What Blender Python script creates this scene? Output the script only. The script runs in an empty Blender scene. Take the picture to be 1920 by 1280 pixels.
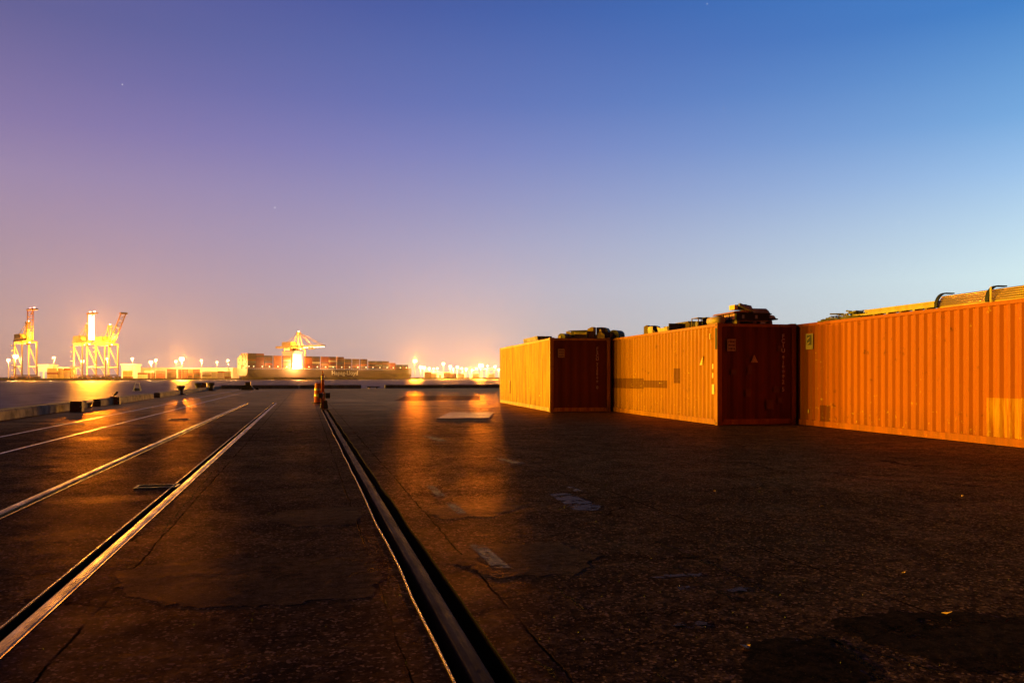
import bpy, math, random
from mathutils import Vector, Matrix
R = math.radians
random.seed(7)
scene = bpy.context.scene
col = scene.collection

# ------------------------------------------------------------------ camera
TH = R(13.85)              # the rails run along +Y; the lens looks 13.85 degrees to their right
F = 1570.0                 # focal length in photograph pixels (1920 wide)
HZ = 706.0                 # horizon row
EYE = 1.375
cam_d = bpy.data.cameras.new('camera'); cam = bpy.data.objects.new('camera', cam_d); col.objects.link(cam)
cam.location = (0, 0, EYE); cam.rotation_euler = (R(90), 0, -TH)
cam_d.sensor_width = 36.0; cam_d.lens = F / 1920 * 36; cam_d.shift_y = (HZ - 640) / 1920
cam_d.clip_start = 0.05; cam_d.clip_end = 30000
scene.camera = cam

def W(xc, yc, z=0.0):      # camera-aligned ground frame -> world
    return Vector((xc*math.cos(TH) + yc*math.sin(TH), -xc*math.sin(TH) + yc*math.cos(TH), z))
def G(u, v, z=0.0):        # the ground point seen at a photograph pixel
    y = F*(EYE - z)/(v - HZ)
    return W((u-960)/F*y, y, z)

# ------------------------------------------------------------------ render / view
scene.render.engine = 'CYCLES'
scene.cycles.use_denoising = True
scene.cycles.sample_clamp_indirect = 6.0
scene.cycles.sample_clamp_direct = 0.0
scene.cycles.max_bounces = 6; scene.cycles.diffuse_bounces = 2; scene.cycles.glossy_bounces = 3
scene.cycles.volume_bounces = 0
scene.view_settings.view_transform = 'Standard'; scene.view_settings.look = 'None'
scene.view_settings.exposure = 0.0; scene.view_settings.gamma = 1.0

# ------------------------------------------------------------------ dusk sky
def lin(c):
    return tuple(((x/255)/12.92 if x/255 <= .04045 else ((x/255+.055)/1.055)**2.4) for x in c) + (1.0,)
world = bpy.data.worlds.new('World'); scene.world = world; world.use_nodes = True
nt = world.node_tree; nt.nodes.clear()
def N(t, nt_=None, **k):
    n = (nt_ or nt).nodes.new(t)
    for a, b in k.items(): setattr(n, a, b)
    return n
wo = N('ShaderNodeOutputWorld'); bg = N('ShaderNodeBackground'); nt.links.new(bg.outputs[0], wo.inputs[0])
tc = N('ShaderNodeTexCoord'); sp = N('ShaderNodeSeparateXYZ'); nt.links.new(tc.outputs['Generated'], sp.inputs[0])
def mth(op, a, b=None, c=None, t=None):
    t = t or nt
    n = t.nodes.new('ShaderNodeMath'); n.operation = op
    for i, x in enumerate((a, b, c)):
        if x is None: continue
        if isinstance(x, (int, float)): n.inputs[i].default_value = x
        else: t.links.new(x, n.inputs[i])
    return n.outputs[0]
az = mth('ARCTAN2', sp.outputs[0], sp.outputs[1])           # 0 = +Y, positive to the right
el = mth('ARCSINE', sp.outputs[2])
eln = mth('DIVIDE', el, R(90)); 
def ramp(stops, fac, t=None, interp='LINEAR'):
    t = t or nt
    n = t.nodes.new('ShaderNodeValToRGB'); n.color_ramp.interpolation = interp
    e = n.color_ramp.elements
    while len(e) < len(stops): e.new(0.5)
    for i, (p, c) in enumerate(stops): e[i].position = p; e[i].color = c if len(c) == 4 else tuple(c)+(1,)
    t.links.new(fac, n.inputs[0]); return n.outputs[0]
def E(v): return max(0.0, math.degrees(math.atan((HZ-v)/F))/90)
zen = (30, 40, 100)
VS = (0, 207, 308, 510, 607, 706)
def tgt(cols, v):
    for k in range(5):
        if VS[k] <= v <= VS[k+1]:
            w = (v-VS[k])/(VS[k+1]-VS[k]); a_, b_ = lin(cols[k]), lin(cols[k+1]); return tuple(a_[i]*(1-w)+b_[i]*w for i in range(3))
    return lin(cols[0] if v < 0 else cols[5])[:3]
HL = [(97,97,151), (130,118,168), (150,134,172), (172,148,160), (186,153,150), (190,146,132)]
HM = [(63,95,168), (98,121,187), (126,139,196), (172,174,198), (184,177,182), (186,172,172)]
HR = [(68,130,201), (117,169,223), (153,193,235), (212,236,241), (216,232,234), (224,228,224)]
ELS = [0, 3, 6, 9, 12, 15, 18, 21, 23.5]
def cols_at(e):
    te = math.tan(R(e)); l_, m_, r_ = tgt(HL, HZ-te*1840), tgt(HM, HZ-te*1570), tgt(HR, HZ-te*1840)
    return l_, tuple(max(0.0, 2*m_[i]-(l_[i]+r_[i])/2) for i in range(3)), r_
GR = [cols_at(e) for e in ELS]
dark = (lin((18,19,42)), lin((10,13,34)))
def sky_ramp(cs): return ramp([(e/90, c_) for e, c_ in zip(ELS, cs)] + [(.42, dark[0]), (1, dark[1])], eln)
cL, cQ, cR = ([g[k] for g in GR] for k in range(3))
rL, rM, rR = sky_ramp(cL), sky_ramp(cQ), sky_ramp(cR)
rB = ramp([(0, lin((30,22,30))), (.25, lin((16,16,34))), (1, lin((10,13,34)))], eln)
def mixc(f, a, b, t=None):
    t = t or nt
    n = t.nodes.new('ShaderNodeMix'); n.data_type = 'RGBA'; n.clamp_factor = True
    if isinstance(f, (int, float)): n.inputs[0].default_value = f
    else: t.links.new(f, n.inputs[0])
    for i, x in ((6, a), (7, b)):
        if isinstance(x, tuple): n.inputs[i].default_value = x if len(x) == 4 else x+(1,)
        else: t.links.new(x, n.inputs[i])
    return n.outputs[2]
def mapr(v, a, b, c=0, d=1, t=None, smooth=False):
    t = t or nt
    n = t.nodes.new('ShaderNodeMapRange'); n.clamp = True
    if smooth: n.interpolation_type = 'SMOOTHSTEP'
    t.links.new(v, n.inputs[0])
    for i, x in enumerate((a, b, c, d)): n.inputs[i+1].default_value = x
    return n.outputs[0]
ft = mapr(az, TH-R(31.4), TH+R(31.4))
c = mixc(ft, mixc(ft, rL, rM), mixc(ft, rM, rR))
daz = mth('ABSOLUTE', mth('SUBTRACT', az, TH))
daz2 = mth('MINIMUM', daz, mth('SUBTRACT', 2*math.pi, daz))
c = mixc(mapr(daz2, R(33), R(75), smooth=True), c, rB)
# thin low cloud over the far shore
nz = N('ShaderNodeTexNoise'); mp = N('ShaderNodeMapping'); mp.inputs['Scale'].default_value = (1, 1, 4.5)
nt.links.new(tc.outputs['Generated'], mp.inputs[0]); nt.links.new(mp.outputs[0], nz.inputs[0]); nz.inputs['Scale'].default_value = 7; nz.inputs['Detail'].default_value = 5
cl = mth('MULTIPLY', mapr(nz.outputs[0], .5, .72), mth('MULTIPLY', mapr(el, R(3.0), R(1.2)), mapr(el, R(0), R(.4))))
c = mixc(mth('MULTIPLY', cl, .28), c, lin((236, 190, 158)))
# faint dusk stars
vo = N('ShaderNodeTexVoronoi'); vo.inputs['Scale'].default_value = 60; nt.links.new(tc.outputs['Generated'], vo.inputs[0])
star = mth('MULTIPLY', mth('LESS_THAN', vo.outputs['Distance'], .055), mth('GREATER_THAN', N('ShaderNodeSeparateXYZ').outputs[0], -1))
scx = N('ShaderNodeSeparateXYZ'); nt.links.new(vo.outputs['Color'], scx.inputs[0])
star = mth('MULTIPLY', star, mth('MULTIPLY', mapr(scx.outputs[0], .93, 1.0), mapr(el, R(6), R(10))))
c = mixc(mth('MULTIPLY', star, .45), c, (1, 1, 1, 1))
nt.links.new(c, bg.inputs[0]); bg.inputs[1].default_value = 1.0

# ------------------------------------------------------------------ lights
SOD = (1.0, 0.54, 0.01)      # the added left masts: yellow sodium
SOF = (1.0, 0.36, 0.02)      # the far lamps, reddened by the air
def flood(parent_fn, pos, E_, cone=R(36), rad=2.0, name='floodlight_beam', colr=SOD, aim=(6, 26, 1.0)):
    d = bpy.data.lights.new(name, 'SPOT'); o = bpy.data.objects.new(name, d); col.objects.link(o)
    t = W(*aim) ; t.z = aim[2]
    dist = (t - pos).length
    d.energy = 4*math.pi*E_*dist*dist; d.color = colr; d.shadow_soft_size = rad
    d.spot_size = cone; d.spot_blend = 0.6
    o.location = pos; o.rotation_euler = (t - pos).to_track_quat('-Z', 'Y').to_euler()
    if parent_fn is not None:
        o.parent = parent_fn; o.matrix_parent_inverse = parent_fn.matrix_world.inverted() if False else Matrix.Translation(-parent_fn.location)
    return o
def glow(parent, pos, I, rad=1.0, colr=(1.0,.48,.13)):
    d = bpy.data.lights.new('lamp_light', 'POINT'); o = bpy.data.objects.new('lamp_light', d); col.objects.link(o)
    d.energy = 4*math.pi*I; d.color = colr; d.shadow_soft_size = rad; o.location = pos
    if parent is not None: o.parent = parent; o.location = pos - parent.location
    return o

# ------------------------------------------------------------------ helpers: tagging and meshes
def tag(o, label=None, cat=None, group=None, kind=None):
    if label: o['label'] = label
    if cat: o['category'] = cat
    if group: o['group'] = group
    if kind: o['kind'] = kind
    return o
def empty(name, loc, rz=0, label=None, cat=None, group=None):
    o = bpy.data.objects.new(name, None); o.location = loc; o.rotation_euler = (0, 0, rz)
    o.empty_display_size = .2; col.objects.link(o); return tag(o, label, cat, group)
class MB:
    def __init__(s): s.v = []; s.f = []
    def quad(s, a, b, c, d):
        i = len(s.v); s.v += [tuple(a), tuple(b), tuple(c), tuple(d)]; s.f.append((i, i+1, i+2, i+3)); return s
    def poly(s, pts):
        i = len(s.v); s.v += [tuple(p) for p in pts]; s.f.append(tuple(range(i, i+len(pts)))); return s
    def hexa(s, p):        # 8 points: bottom 4 ccw, top 4 ccw
        i = len(s.v); s.v += [tuple(x) for x in p]
        s.f += [(i+3, i+2, i+1, i), (i+4, i+5, i+6, i+7), (i, i+1, i+5, i+4), (i+1, i+2, i+6, i+5), (i+2, i+3, i+7, i+6), (i+3, i, i+4, i+7)]; return s
    def box(s, x0, x1, y0, y1, z0, z1, tf=None):
        p = [Vector(q) for q in ((x0,y0,z0),(x1,y0,z0),(x1,y1,z0),(x0,y1,z0),(x0,y0,z1),(x1,y0,z1),(x1,y1,z1),(x0,y1,z1))]
        if tf is not None: p = [tf @ q for q in p]
        return s.hexa(p)
    def beam(s, a, b, w, h=None):
        a = Vector(a); b = Vector(b); h = h or w; d = (b-a).normalized()
        up = Vector((0,0,1)) if abs(d.z) < .95 else Vector((0,1,0))
        r = d.cross(up).normalized()*w/2; u = r.cross(d).normalized()*h/2
        return s.hexa([a-r-u, a+r-u, b+r-u, b-r-u, a-r+u, a+r+u, b+r+u, b-r+u])
    def tube(s, a, b, r0, r1=None, n=10, caps=True):
        a = Vector(a); b = Vector(b); r1 = r0 if r1 is None else r1; d = (b-a).normalized()
        up = Vector((0,0,1)) if abs(d.z) < .95 else Vector((0,1,0))
        x = d.cross(up).normalized(); y = d.cross(x).normalized(); i = len(s.v)
        for k in range(n):
            t = 2*math.pi*k/n; q = x*math.cos(t)+y*math.sin(t); s.v.append(tuple(a+q*r0)); s.v.append(tuple(b+q*r1))
        for k in range(n):
            j = (k+1) % n; s.f.append((i+2*k, i+2*k+1, i+2*j+1, i+2*j))
        if caps: s.f.append(tuple(i+2*k for k in range(n))); s.f.append(tuple(i+2*k+1 for k in reversed(range(n))))
        return s
    def lathe(s, cx, cy, prof, n=20):
        i = len(s.v)
        for (r, z) in prof:
            for k in range(n):
                t = 2*math.pi*k/n; s.v.append((cx+r*math.cos(t), cy+r*math.sin(t), z))
        for m in range(len(prof)-1):
            for k in range(n):
                j = (k+1) % n; s.f.append((i+m*n+k, i+m*n+j, i+(m+1)*n+j, i+(m+1)*n+k))
        s.f.append(tuple(i+k for k in reversed(range(n)))); s.f.append(tuple(i+(len(prof)-1)*n+k for k in range(n)))
        return s
    def prism(s, pts, y0, y1, tf=None):     # outline in x,z swept along y
        i = len(s.v); n = len(pts)
        for y in (y0, y1):
            for (x, z) in pts:
                p = Vector((x, y, z)); s.v.append(tuple(tf @ p if tf is not None else p))
        s.f.append(tuple(range(i, i+n))); s.f.append(tuple(i+n+k for k in reversed(range(n))))
        for k in range(n):
            j = (k+1) % n; s.f.append((i+k, i+n+k, i+n+j, i+j))
        return s
    def build(s, name, mat, parent=None, smooth=False, bevel=0, flat=False):
        me = bpy.data.meshes.new(name); me.from_pydata(s.v, [], s.f); me.update()
        import bmesh
        bm = bmesh.new(); bm.from_mesh(me)
        if flat:
            bm.normal_update()
            for f_ in bm.faces:
                if f_.normal.z < 0: f_.normal_flip()
            bmesh.ops.triangulate(bm, faces=bm.faces[:])
        else: bmesh.ops.recalc_face_normals(bm, faces=bm.faces)
        bm.to_mesh(me); bm.free()
        if smooth:
            for p in me.polygons: p.use_smooth = True
        o = bpy.data.objects.new(name, me); col.objects.link(o)
        if mat is not None: me.materials.append(mat)
        if parent is not None: o.parent = parent
        if bevel:
            m = o.modifiers.new('bevel', 'BEVEL'); m.width = bevel; m.segments = 2; m.limit_method = 'ANGLE'; m.angle_limit = R(40)
        return o
def copy_tree(o, parent=None):
    c_ = o.copy(); col.objects.link(c_); c_.parent = parent
    for ch in list(o.children): copy_tree(ch, c_)
    return c_

# ------------------------------------------------------------------ materials
def mat(name, base=(.5,.5,.5), rough=.6, metal=0.0, var=0.0, vscale=3.0, bump=0.0, bscale=20.0, base2=None, emit=None, estr=0, spec=.5, stretch=(1,1,1), coord='Object'):
    m = bpy.data.materials.new(name); m.use_nodes = True; t = m.node_tree; b = t.nodes['Principled BSDF']
    b.inputs['Base Color'].default_value = tuple(base)+(1,); b.inputs['Roughness'].default_value = rough
    b.inputs['Metallic'].default_value = metal; b.inputs['Specular IOR Level'].default_value = spec
    tcn = t.nodes.new('ShaderNodeTexCoord'); mpn = t.nodes.new('ShaderNodeMapping'); mpn.inputs['Scale'].default_value = stretch
    t.links.new(tcn.outputs[coord], mpn.inputs[0])
    if base2 is not None or var:
        n = t.nodes.new('ShaderNodeTexNoise'); n.inputs['Scale'].default_value = vscale; n.inputs['Detail'].default_value = 6; n.inputs['Roughness'].default_value = .65
        t.links.new(mpn.outputs[0], n.inputs[0])
        b2 = base2 or tuple(x*(1-var) for x in base)
        f = mapr(n.outputs[0], .38, .62, t=t)
        t.links.new(mixc(f, tuple(base)+(1,), tuple(b2)+(1,), t), b.inputs['Base Color'])
        t.links.new(mapr(n.outputs[0], .3, .7, max(.05, rough-.12), min(1, rough+.12), t=t), b.inputs['Roughness'])
    if bump:
        n2 = t.nodes.new('ShaderNodeTexNoise'); n2.inputs['Scale'].default_value = bscale; n2.inputs['Detail'].default_value = 5
        t.links.new(mpn.outputs[0], n2.inputs[0])
        bp = t.nodes.new('ShaderNodeBump'); bp.inputs['Strength'].default_value = 1; bp.inputs['Distance'].default_value = bump
        t.links.new(n2.outputs[0], bp.inputs['Height']); t.links.new(bp.outputs[0], b.inputs['Normal'])
    if emit:
        b.inputs['Emission Color'].default_value = tuple(emit)+(1,); b.inputs['Emission Strength'].default_value = estr
    return m
def noise(t, vec, scale, detail=5, rough=.6, dist=0):
    n = t.nodes.new('ShaderNodeTexNoise'); n.inputs['Scale'].default_value = scale; n.inputs['Detail'].default_value = detail
    n.inputs['Roughness'].default_value = rough; n.inputs['Distortion'].default_value = dist; t.links.new(vec, n.inputs[0]); return n.outputs[0]
def mapping(t, vec, sc):
    n = t.nodes.new('ShaderNodeMapping'); n.inputs['Scale'].default_value = sc; t.links.new(vec, n.inputs[0]); return n.outputs[0]

# asphalt / old concrete deck
def asphalt(name, lo, hi, r0, r1, coarse=1.0, seams=True):
    m = bpy.data.materials.new(name); m.use_nodes = True; t = m.node_tree; b = t.nodes['Principled BSDF']
    tcn = t.nodes.new('ShaderNodeTexCoord'); P = tcn.outputs['Object']
    s_ = t.nodes.new('ShaderNodeSeparateXYZ'); t.links.new(P, s_.inputs[0])
    big = noise(t, P, .35, 6, .6, .3); mid = noise(t, P, 2.2, 6, .7); fine = noise(t, P, 38, 4, .7); grit = noise(t, P, 120, 2, .6)
    colr = mixc(mapr(mid, .40, .60, t=t), lo, hi, t)
    med = noise(t, P, 11, 5, .75)
    colr = mixc(mapr(med, .42, .60, t=t), tuple(x*.4 for x in lo[:3])+(1,), colr, t)
    colr = mixc(mth('MULTIPLY', mapr(big, .45, .62, t=t), .55, t=t), colr, tuple(x*.45 for x in lo[:3])+(1,), t)
    colr = mixc(mth('MULTIPLY', mapr(fine, .58, .70, t=t), .6, t=t), colr, tuple(min(1, x*3.2) for x in hi[:3])+(1,), t)
    ag = t.nodes.new('ShaderNodeTexVoronoi'); ag.inputs['Scale'].default_value = 62 if seams else 110; t.links.new(P, ag.inputs['Vector'])
    agc = t.nodes.new('ShaderNodeSeparateXYZ'); t.links.new(ag.outputs['Color'], agc.inputs[0])
    colr = mixc(mth('MULTIPLY', mth('LESS_THAN', agc.outputs[0], .25, t=t), .50 if seams else .2, t=t), colr, (.008, .005, .004, 1), t)
    colr = mixc(mth('MULTIPLY', mth('GREATER_THAN', agc.outputs[1], .92, t=t), .38 if seams else .08, t=t), colr, tuple(min(1, x*3.6) for x in hi[:3])+(1,), t)
    # fine cracking
    vv = t.nodes.new('ShaderNodeTexVoronoi'); vv.feature = 'DISTANCE_TO_EDGE'; vv.inputs['Scale'].default_value = .55
    dn = t.nodes.new('ShaderNodeTexNoise'); dn.inputs['Scale'].default_value = 1.6; dn.inputs['Detail'].default_value = 7; dn.inputs['Roughness'].default_value = .7
    t.links.new(P, dn.inputs[0])
    va = t.nodes.new('ShaderNodeVectorMath'); va.operation = 'MULTIPLY_ADD'; va.inputs[1].default_value = (1.1, 1.1, 0); t.links.new(dn.outputs['Color'], va.inputs[0]); t.links.new(P, va.inputs[2])
    t.links.new(va.outputs[0], vv.inputs['Vector'])
    crk = mth('MULTIPLY', mapr(vv.outputs['Distance'], .008, .0, t=t), mapr(noise(t, P, .5, 3), .46, .56, t=t), t=t)
    if seams:
        wob = mth('MULTIPLY', mth('SUBTRACT', noise(t, mapping(t, P, (1,1,1)), 1.3, 6, .7), .5, t=t), .09, t=t)
        xx = mth('ADD', s_.outputs[0], wob, t=t)
        for x0, w in ((-1.19, .012), (.47, .008), (1.17, .011), (3.55, .012), (5.9, .012)):
            d_ = mth('ABSOLUTE', mth('SUBTRACT', xx, x0, t=t), t=t)
            crk = mth('MAXIMUM', crk, mth('MULTIPLY', mapr(d_, w, w*.3, t=t), mapr(noise(t, P, .8, 3), .38, .5, t=t), t=t), t=t)
        yw = mth('ADD', s_.outputs[1], mth('MULTIPLY', wob, 1.6, t=t), t=t)
        for y0 in (22.6, 30.2, 36.9, 44.3, 51.6, 60.0, 70.5, 83.0):
            d_ = mth('ABSOLUTE', mth('SUBTRACT', yw, y0, t=t), t=t)
            crk = mth('MAXIMUM', crk, mapr(d_, .03, .012, t=t), t=t)
    colr = mixc(crk, colr, (.004, .003, .003, 1), t)
    rg = mapr(mth('ADD', mth('MULTIPLY', big, .6, t=t), mth('MULTIPLY', mid, .4, t=t), t=t), .38, .62, r0, r1, t=t)
    band = noise(t, mapping(t, P, (.30, 1.0, 1.0)), .9, 6, .75)
    if seams:      # the paving past the 36 m joint is smoother and damp
        far = mapr(mth('ADD', s_.outputs[1], mth('MULTIPLY', big, 14.0, t=t), t=t), 28, 50, t=t)
        kk = mth('ADD', mapr(mid, .38, .62, .05, .16, t=t), mth('MULTIPLY', far, .52, t=t), t=t)
    else: kk = mapr(mid, .38, .62, .10, .18, t=t)
    kk = mth('MULTIPLY', kk, mapr(band, .40, .60, .55, 1.10, t=t), t=t)
    kk = mth('MULTIPLY', kk, mth('SUBTRACT', 1.0, crk, t=t), t=t)
    h = mth('MULTIPLY', big, .03, t=t)
    h = mth('ADD', h, mth('MULTIPLY', mid, .009*coarse, t=t), t=t)
    h = mth('ADD', h, mth('MULTIPLY', med, .0040*coarse, t=t), t=t)
    h = mth('ADD', h, mth('MULTIPLY', fine, .0020*coarse, t=t), t=t)
    h = mth('ADD', h, mth('MULTIPLY', grit, .0006*coarse, t=t), t=t)
    h = mth('SUBTRACT', h, mth('MULTIPLY', crk, .003, t=t), t=t)
    bp = t.nodes.new('ShaderNodeBump'); bp.inputs['Strength'].default_value = .8; bp.inputs['Distance'].default_value = 1.0
    t.links.new(h, bp.inputs['Height'])
    t.nodes.remove(b)
    df = t.nodes.new('ShaderNodeBsdfDiffuse'); df.inputs['Roughness'].default_value = .6; t.links.new(colr, df.inputs[0]); t.links.new(bp.outputs[0], df.inputs['Normal'])
    gl = t.nodes.new('ShaderNodeBsdfAnisotropic'); gl.distribution = 'BECKMANN'; gl.inputs['Color'].default_value = (1, .56, .18, 1); t.links.new(rg, gl.inputs['Roughness']); t.links.new(bp.outputs[0], gl.inputs['Normal'])
    fr = t.nodes.new('ShaderNodeFresnel'); fr.inputs['IOR'].default_value = 1.16
    mx = t.nodes.new('ShaderNodeMixShader'); t.links.new(mth('MULTIPLY', fr.outputs[0], kk, t=t), mx.inputs[0]); t.links.new(df.outputs[0], mx.inputs[1]); t.links.new(gl.outputs[0], mx.inputs[2])
    t.links.new(mx.outputs[0], t.nodes['Material Output'].inputs[0])
    return m
M = {}
M['deck'] = asphalt('weathered_asphalt', (.100,.056,.060,1), (.205,.112,.118,1), .36, .54)
M['patch'] = asphalt('patch_asphalt', (.165,.092,.088,1), (.195,.108,.104,1), .34, .46, coarse=.35, seams=False)
M['darkpatch'] = asphalt('dark_patch_asphalt', (.045,.028,.030,1), (.064,.038,.040,1), .5, .6, coarse=.4, seams=False)
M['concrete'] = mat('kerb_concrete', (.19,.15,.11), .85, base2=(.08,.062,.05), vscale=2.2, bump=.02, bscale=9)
M['concretefar'] = mat('far_kerb_concrete', (.42,.34,.26), .85, base2=(.22,.17,.13), vscale=.8, bump=.02, bscale=9)  # same concrete, lightened in colour because lamps miss the far kerb's face
M['trough'] = mat('trough_dirt', (.010,.007,.005), .95, spec=.03, bump=.01, bscale=30)
M['rail'] = mat('worn_rail_steel', (.62,.34,.07), .44, metal=1.0, base2=(.26,.11,.02), vscale=9, bump=.0015, bscale=60, stretch=(1,.25,1))
M['railthin'] = mat('polished_rail_steel', (.75,.46,.14), .36, metal=1.0, base2=(.5,.28,.08), vscale=9)
M['railrust'] = mat('rusty_rail_steel', (.110,.050,.026), .75, spec=.10, base2=(.055,.025,.014), vscale=7, bump=.002, bscale=50, stretch=(1,.25,1))
M['edge'] = mat('steel_edge', (.33,.20,.10), .45, metal=.8, base2=(.12,.06,.03), vscale=14, bump=.002, bscale=60)
def water_mat():
    m = bpy.data.materials.new('harbour_water'); m.use_nodes = True; t = m.node_tree; t.nodes.remove(t.nodes['Principled BSDF'])
    P = t.nodes.new('ShaderNodeTexCoord').outputs['Object']
    bp = t.nodes.new('ShaderNodeBump'); bp.inputs['Strength'].default_value = 1; bp.inputs['Distance'].default_value = .22
    t.links.new(noise(t, mapping(t, P, (.6, 1.5, 1)), .16, 6, .6), bp.inputs['Height'])
    df = t.nodes.new('ShaderNodeBsdfDiffuse'); df.inputs[0].default_value = (.03, .016, .016, 1)
    gl = t.nodes.new('ShaderNodeBsdfAnisotropic'); gl.distribution = 'BECKMANN'; gl.inputs['Roughness'].default_value = .46; gl.inputs['Color'].default_value = (1, .86, .76, 1); t.links.new(bp.outputs[0], gl.inputs['Normal'])
    fr = t.nodes.new('ShaderNodeFresnel'); fr.inputs['IOR'].default_value = 1.33
    mx = t.nodes.new('ShaderNodeMixShader'); rk = mapr(noise(t, mapping(t, P, (.45, 1.6, 1)), .30, 6, .7), .36, .64, .06, .30, t=t); t.links.new(mth('MULTIPLY', fr.outputs[0], rk, t=t), mx.inputs[0]); t.links.new(df.outputs[0], mx.inputs[1]); t.links.new(gl.outputs[0], mx.inputs[2])
    t.links.new(mx.outputs[0], t.nodes['Material Output'].inputs[0]); return m
M['water'] = water_mat()
M['puddle'] = mat('puddle_water', (.075,.045,.038), .45, spec=.015, bump=.001, bscale=6)
M['wharf'] = mat('wharf_wall', (.10,.08,.06), .9, var=.5, vscale=.5)
M['yard'] = mat('yard_ground', (.14,.11,.08), .9, var=.4, vscale=.02)
M['redbox'] = mat('red_painted_steel', (.34,.06,.025), .5, base2=(.16,.035,.018), vscale=7, bump=.002)
M['black'] = mat('black_rubber', (.015,.014,.013), .7, bump=.002)
M['darksteel'] = mat('dark_steel', (.05,.035,.028), .5, metal=.4, var=.5, vscale=9, bump=.002)
M['bollard'] = mat('cast_iron', (.11,.07,.045), .55, metal=.3, var=.5, vscale=6, bump=.004)
M['orange'] = mat('orange_plastic', (.75,.13,.02), .45, var=.25, vscale=8)
M['redplastic'] = mat('red_orange_plastic', (.55,.06,.02), .42, var=.25, vscale=8)
M['white'] = mat('white_reflective', (.75,.72,.68), .4, var=.2, vscale=12)
M['wood'] = mat('weathered_wood', (.30,.20,.11), .8, base2=(.16,.10,.06), vscale=5, bump=.004, bscale=14, stretch=(6,1,6))
M['yelwood'] = mat('pale_timber', (.62,.45,.20), .6, base2=(.45,.30,.12), vscale=5, bump=.003, bscale=14, stretch=(6,1,6))
M['galv'] = mat('galvanised_sheet', (.66,.42,.15), .55, metal=0, base2=(.42,.26,.10), vscale=4, bump=.004, bscale=8)  # orange lamplight on the lit faces is put into this colour
M['galvdark'] = mat('dull_sheet_metal', (.20,.15,.11), .55, metal=0, var=.5, vscale=4, bump=.004, bscale=8)
M['chrome'] = mat('pale_moulded_trim', (.42,.44,.50), .32, metal=.4, var=.35, vscale=8)
M['pipe'] = mat('bronze_tube', (.50,.33,.14), .42, metal=.6, base2=(.36,.22,.09), vscale=2, stretch=(4,.4,4))
M['paint'] = mat('worn_paint', (.10,.06,.03), .7, base2=(.035,.02,.012), vscale=14, bump=.002)
M['plate'] = mat('steel_plate', (.36,.15,.018), .55, metal=.9, base2=(.16,.065,.010), vscale=2, bump=.004, bscale=4)
M['leaf'] = mat('dry_leaf', (.75,.42,.08), .6, var=.3, vscale=30)
M['crane'] = mat('crane_paint', (.60,.42,.22), .55, var=.2, vscale=.2)
M['craneor'] = mat('crane_orange_paint', (.60,.25,.08), .55, var=.2, vscale=.2)
M['cranedk'] = mat('crane_bogie_steel', (.22,.10,.05), .6, var=.4, vscale=.5)
M['lampmast'] = mat('mast_steel', (.5,.42,.3), .5)
M['lamp'] = mat('sodium_lamp', (1,.8,.4), .5, emit=(1.0,.78,.42), estr=4)
M['lampw'] = mat('white_lamp', (1,.9,.7), .5, emit=(1.0,.84,.50), estr=4)
M['redlamp'] = mat('red_beacon', (1,.2,.1), .5, emit=(1.0,.25,.18), estr=6)
M['hull'] = mat('hull_paint', (.17,.11,.085), .55, base2=(.12,.075,.06), vscale=.12, stretch=(.3,.3,1))
M['transom'] = mat('transom_paint', (.34,.28,.18), .55, var=.2, vscale=.12)
M['house'] = mat('ship_white_paint', (.78,.76,.70), .5)
M['win'] = mat('lit_window', (.9,.8,.5), .3, emit=(1,.78,.4), estr=6)
M['shed'] = mat('shed_cladding', (.62,.56,.44), .6, var=.15, vscale=.1)
M['roofm'] = mat('shed_roof', (.55,.50,.40), .6)
M['bluedoor'] = mat('blue_door_paint', (.12,.18,.55), .5)
M['letter'] = mat('white_lettering', (.85,.80,.72), .5)
M['halo_label'] = mat('label_white', (.50,.38,.32), .6)
CC = {'rust red': (.24,.040,.016), 'brown': (.12,.040,.018), 'orange': (.38,.10,.018), 'grey': (.20,.17,.16), 'dark blue': (.06,.05,.09), 'cream': (.55,.46,.26), 'green grey': (.12,.16,.11), 'pale': (.50,.38,.30)}
for k, v in CC.items(): M['box '+k] = mat('container_paint_'+k.replace(' ', '_'), v, .55, var=.3, vscale=.4)

# ------------------------------------------------------------------ setting: pier deck with its grooves
XW = -9.75                              # water edge of the pier
Y0, Y1 = -30.0, 100.9
SL = 35.7                               # end of the crane-rail slot
def ys(a, b, st): 
    n = max(1, int(round((b-a)/st))); return [a+(b-a)*k/n for k in range(n+1)]
deck = MB()
def sheet(x0, x1, y0, y1, z=0.0, fx0=None, fx1=None, st=50):
    yy = ys(y0, y1, st)
    for a, b in zip(yy, yy[1:]):
        xa0 = fx0(a) if fx0 else x0; xb0 = fx0(b) if fx0 else x0; xa1 = fx1(a) if fx1 else x1; xb1 = fx1(b) if fx1 else x1
        deck.quad((xa0, a, z), (xa1, a, z), (xb1, b, z), (xb0, b, z))
RAILY = 45.0                            # where the two nearer rails run under the newer paving
grooves = [(-2.953, -2.876, -.055, RAILY), (-1.610, -1.539, -.055, RAILY)]
# straight strips
def jit(x, amp, seed):
    rr = random.Random(seed); t = [rr.uniform(-1, 1) for _ in range(400)]
    def f(y):
        q = (y+30)/.9; i = int(math.floor(q)); w = q-i
        return x + amp*((1-w)*t[i % 400] + w*t[(i+1) % 400])
    return f
jl = jit(.652, .010, 1); jr = jit(.925, .014, 2)
sheet(XW, -2.953, Y0, RAILY)
sheet(-2.876, -1.610, Y0, RAILY)
sheet(-1.539, 0, Y0, SL, fx1=jl, st=.45)
sheet(0, 60, Y0, SL, fx0=jr, st=.45)
sheet(-1.539, 60, SL, RAILY)
sheet(XW, 60, RAILY, Y1)
sheet(60, 420, Y0, Y1)
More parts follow.
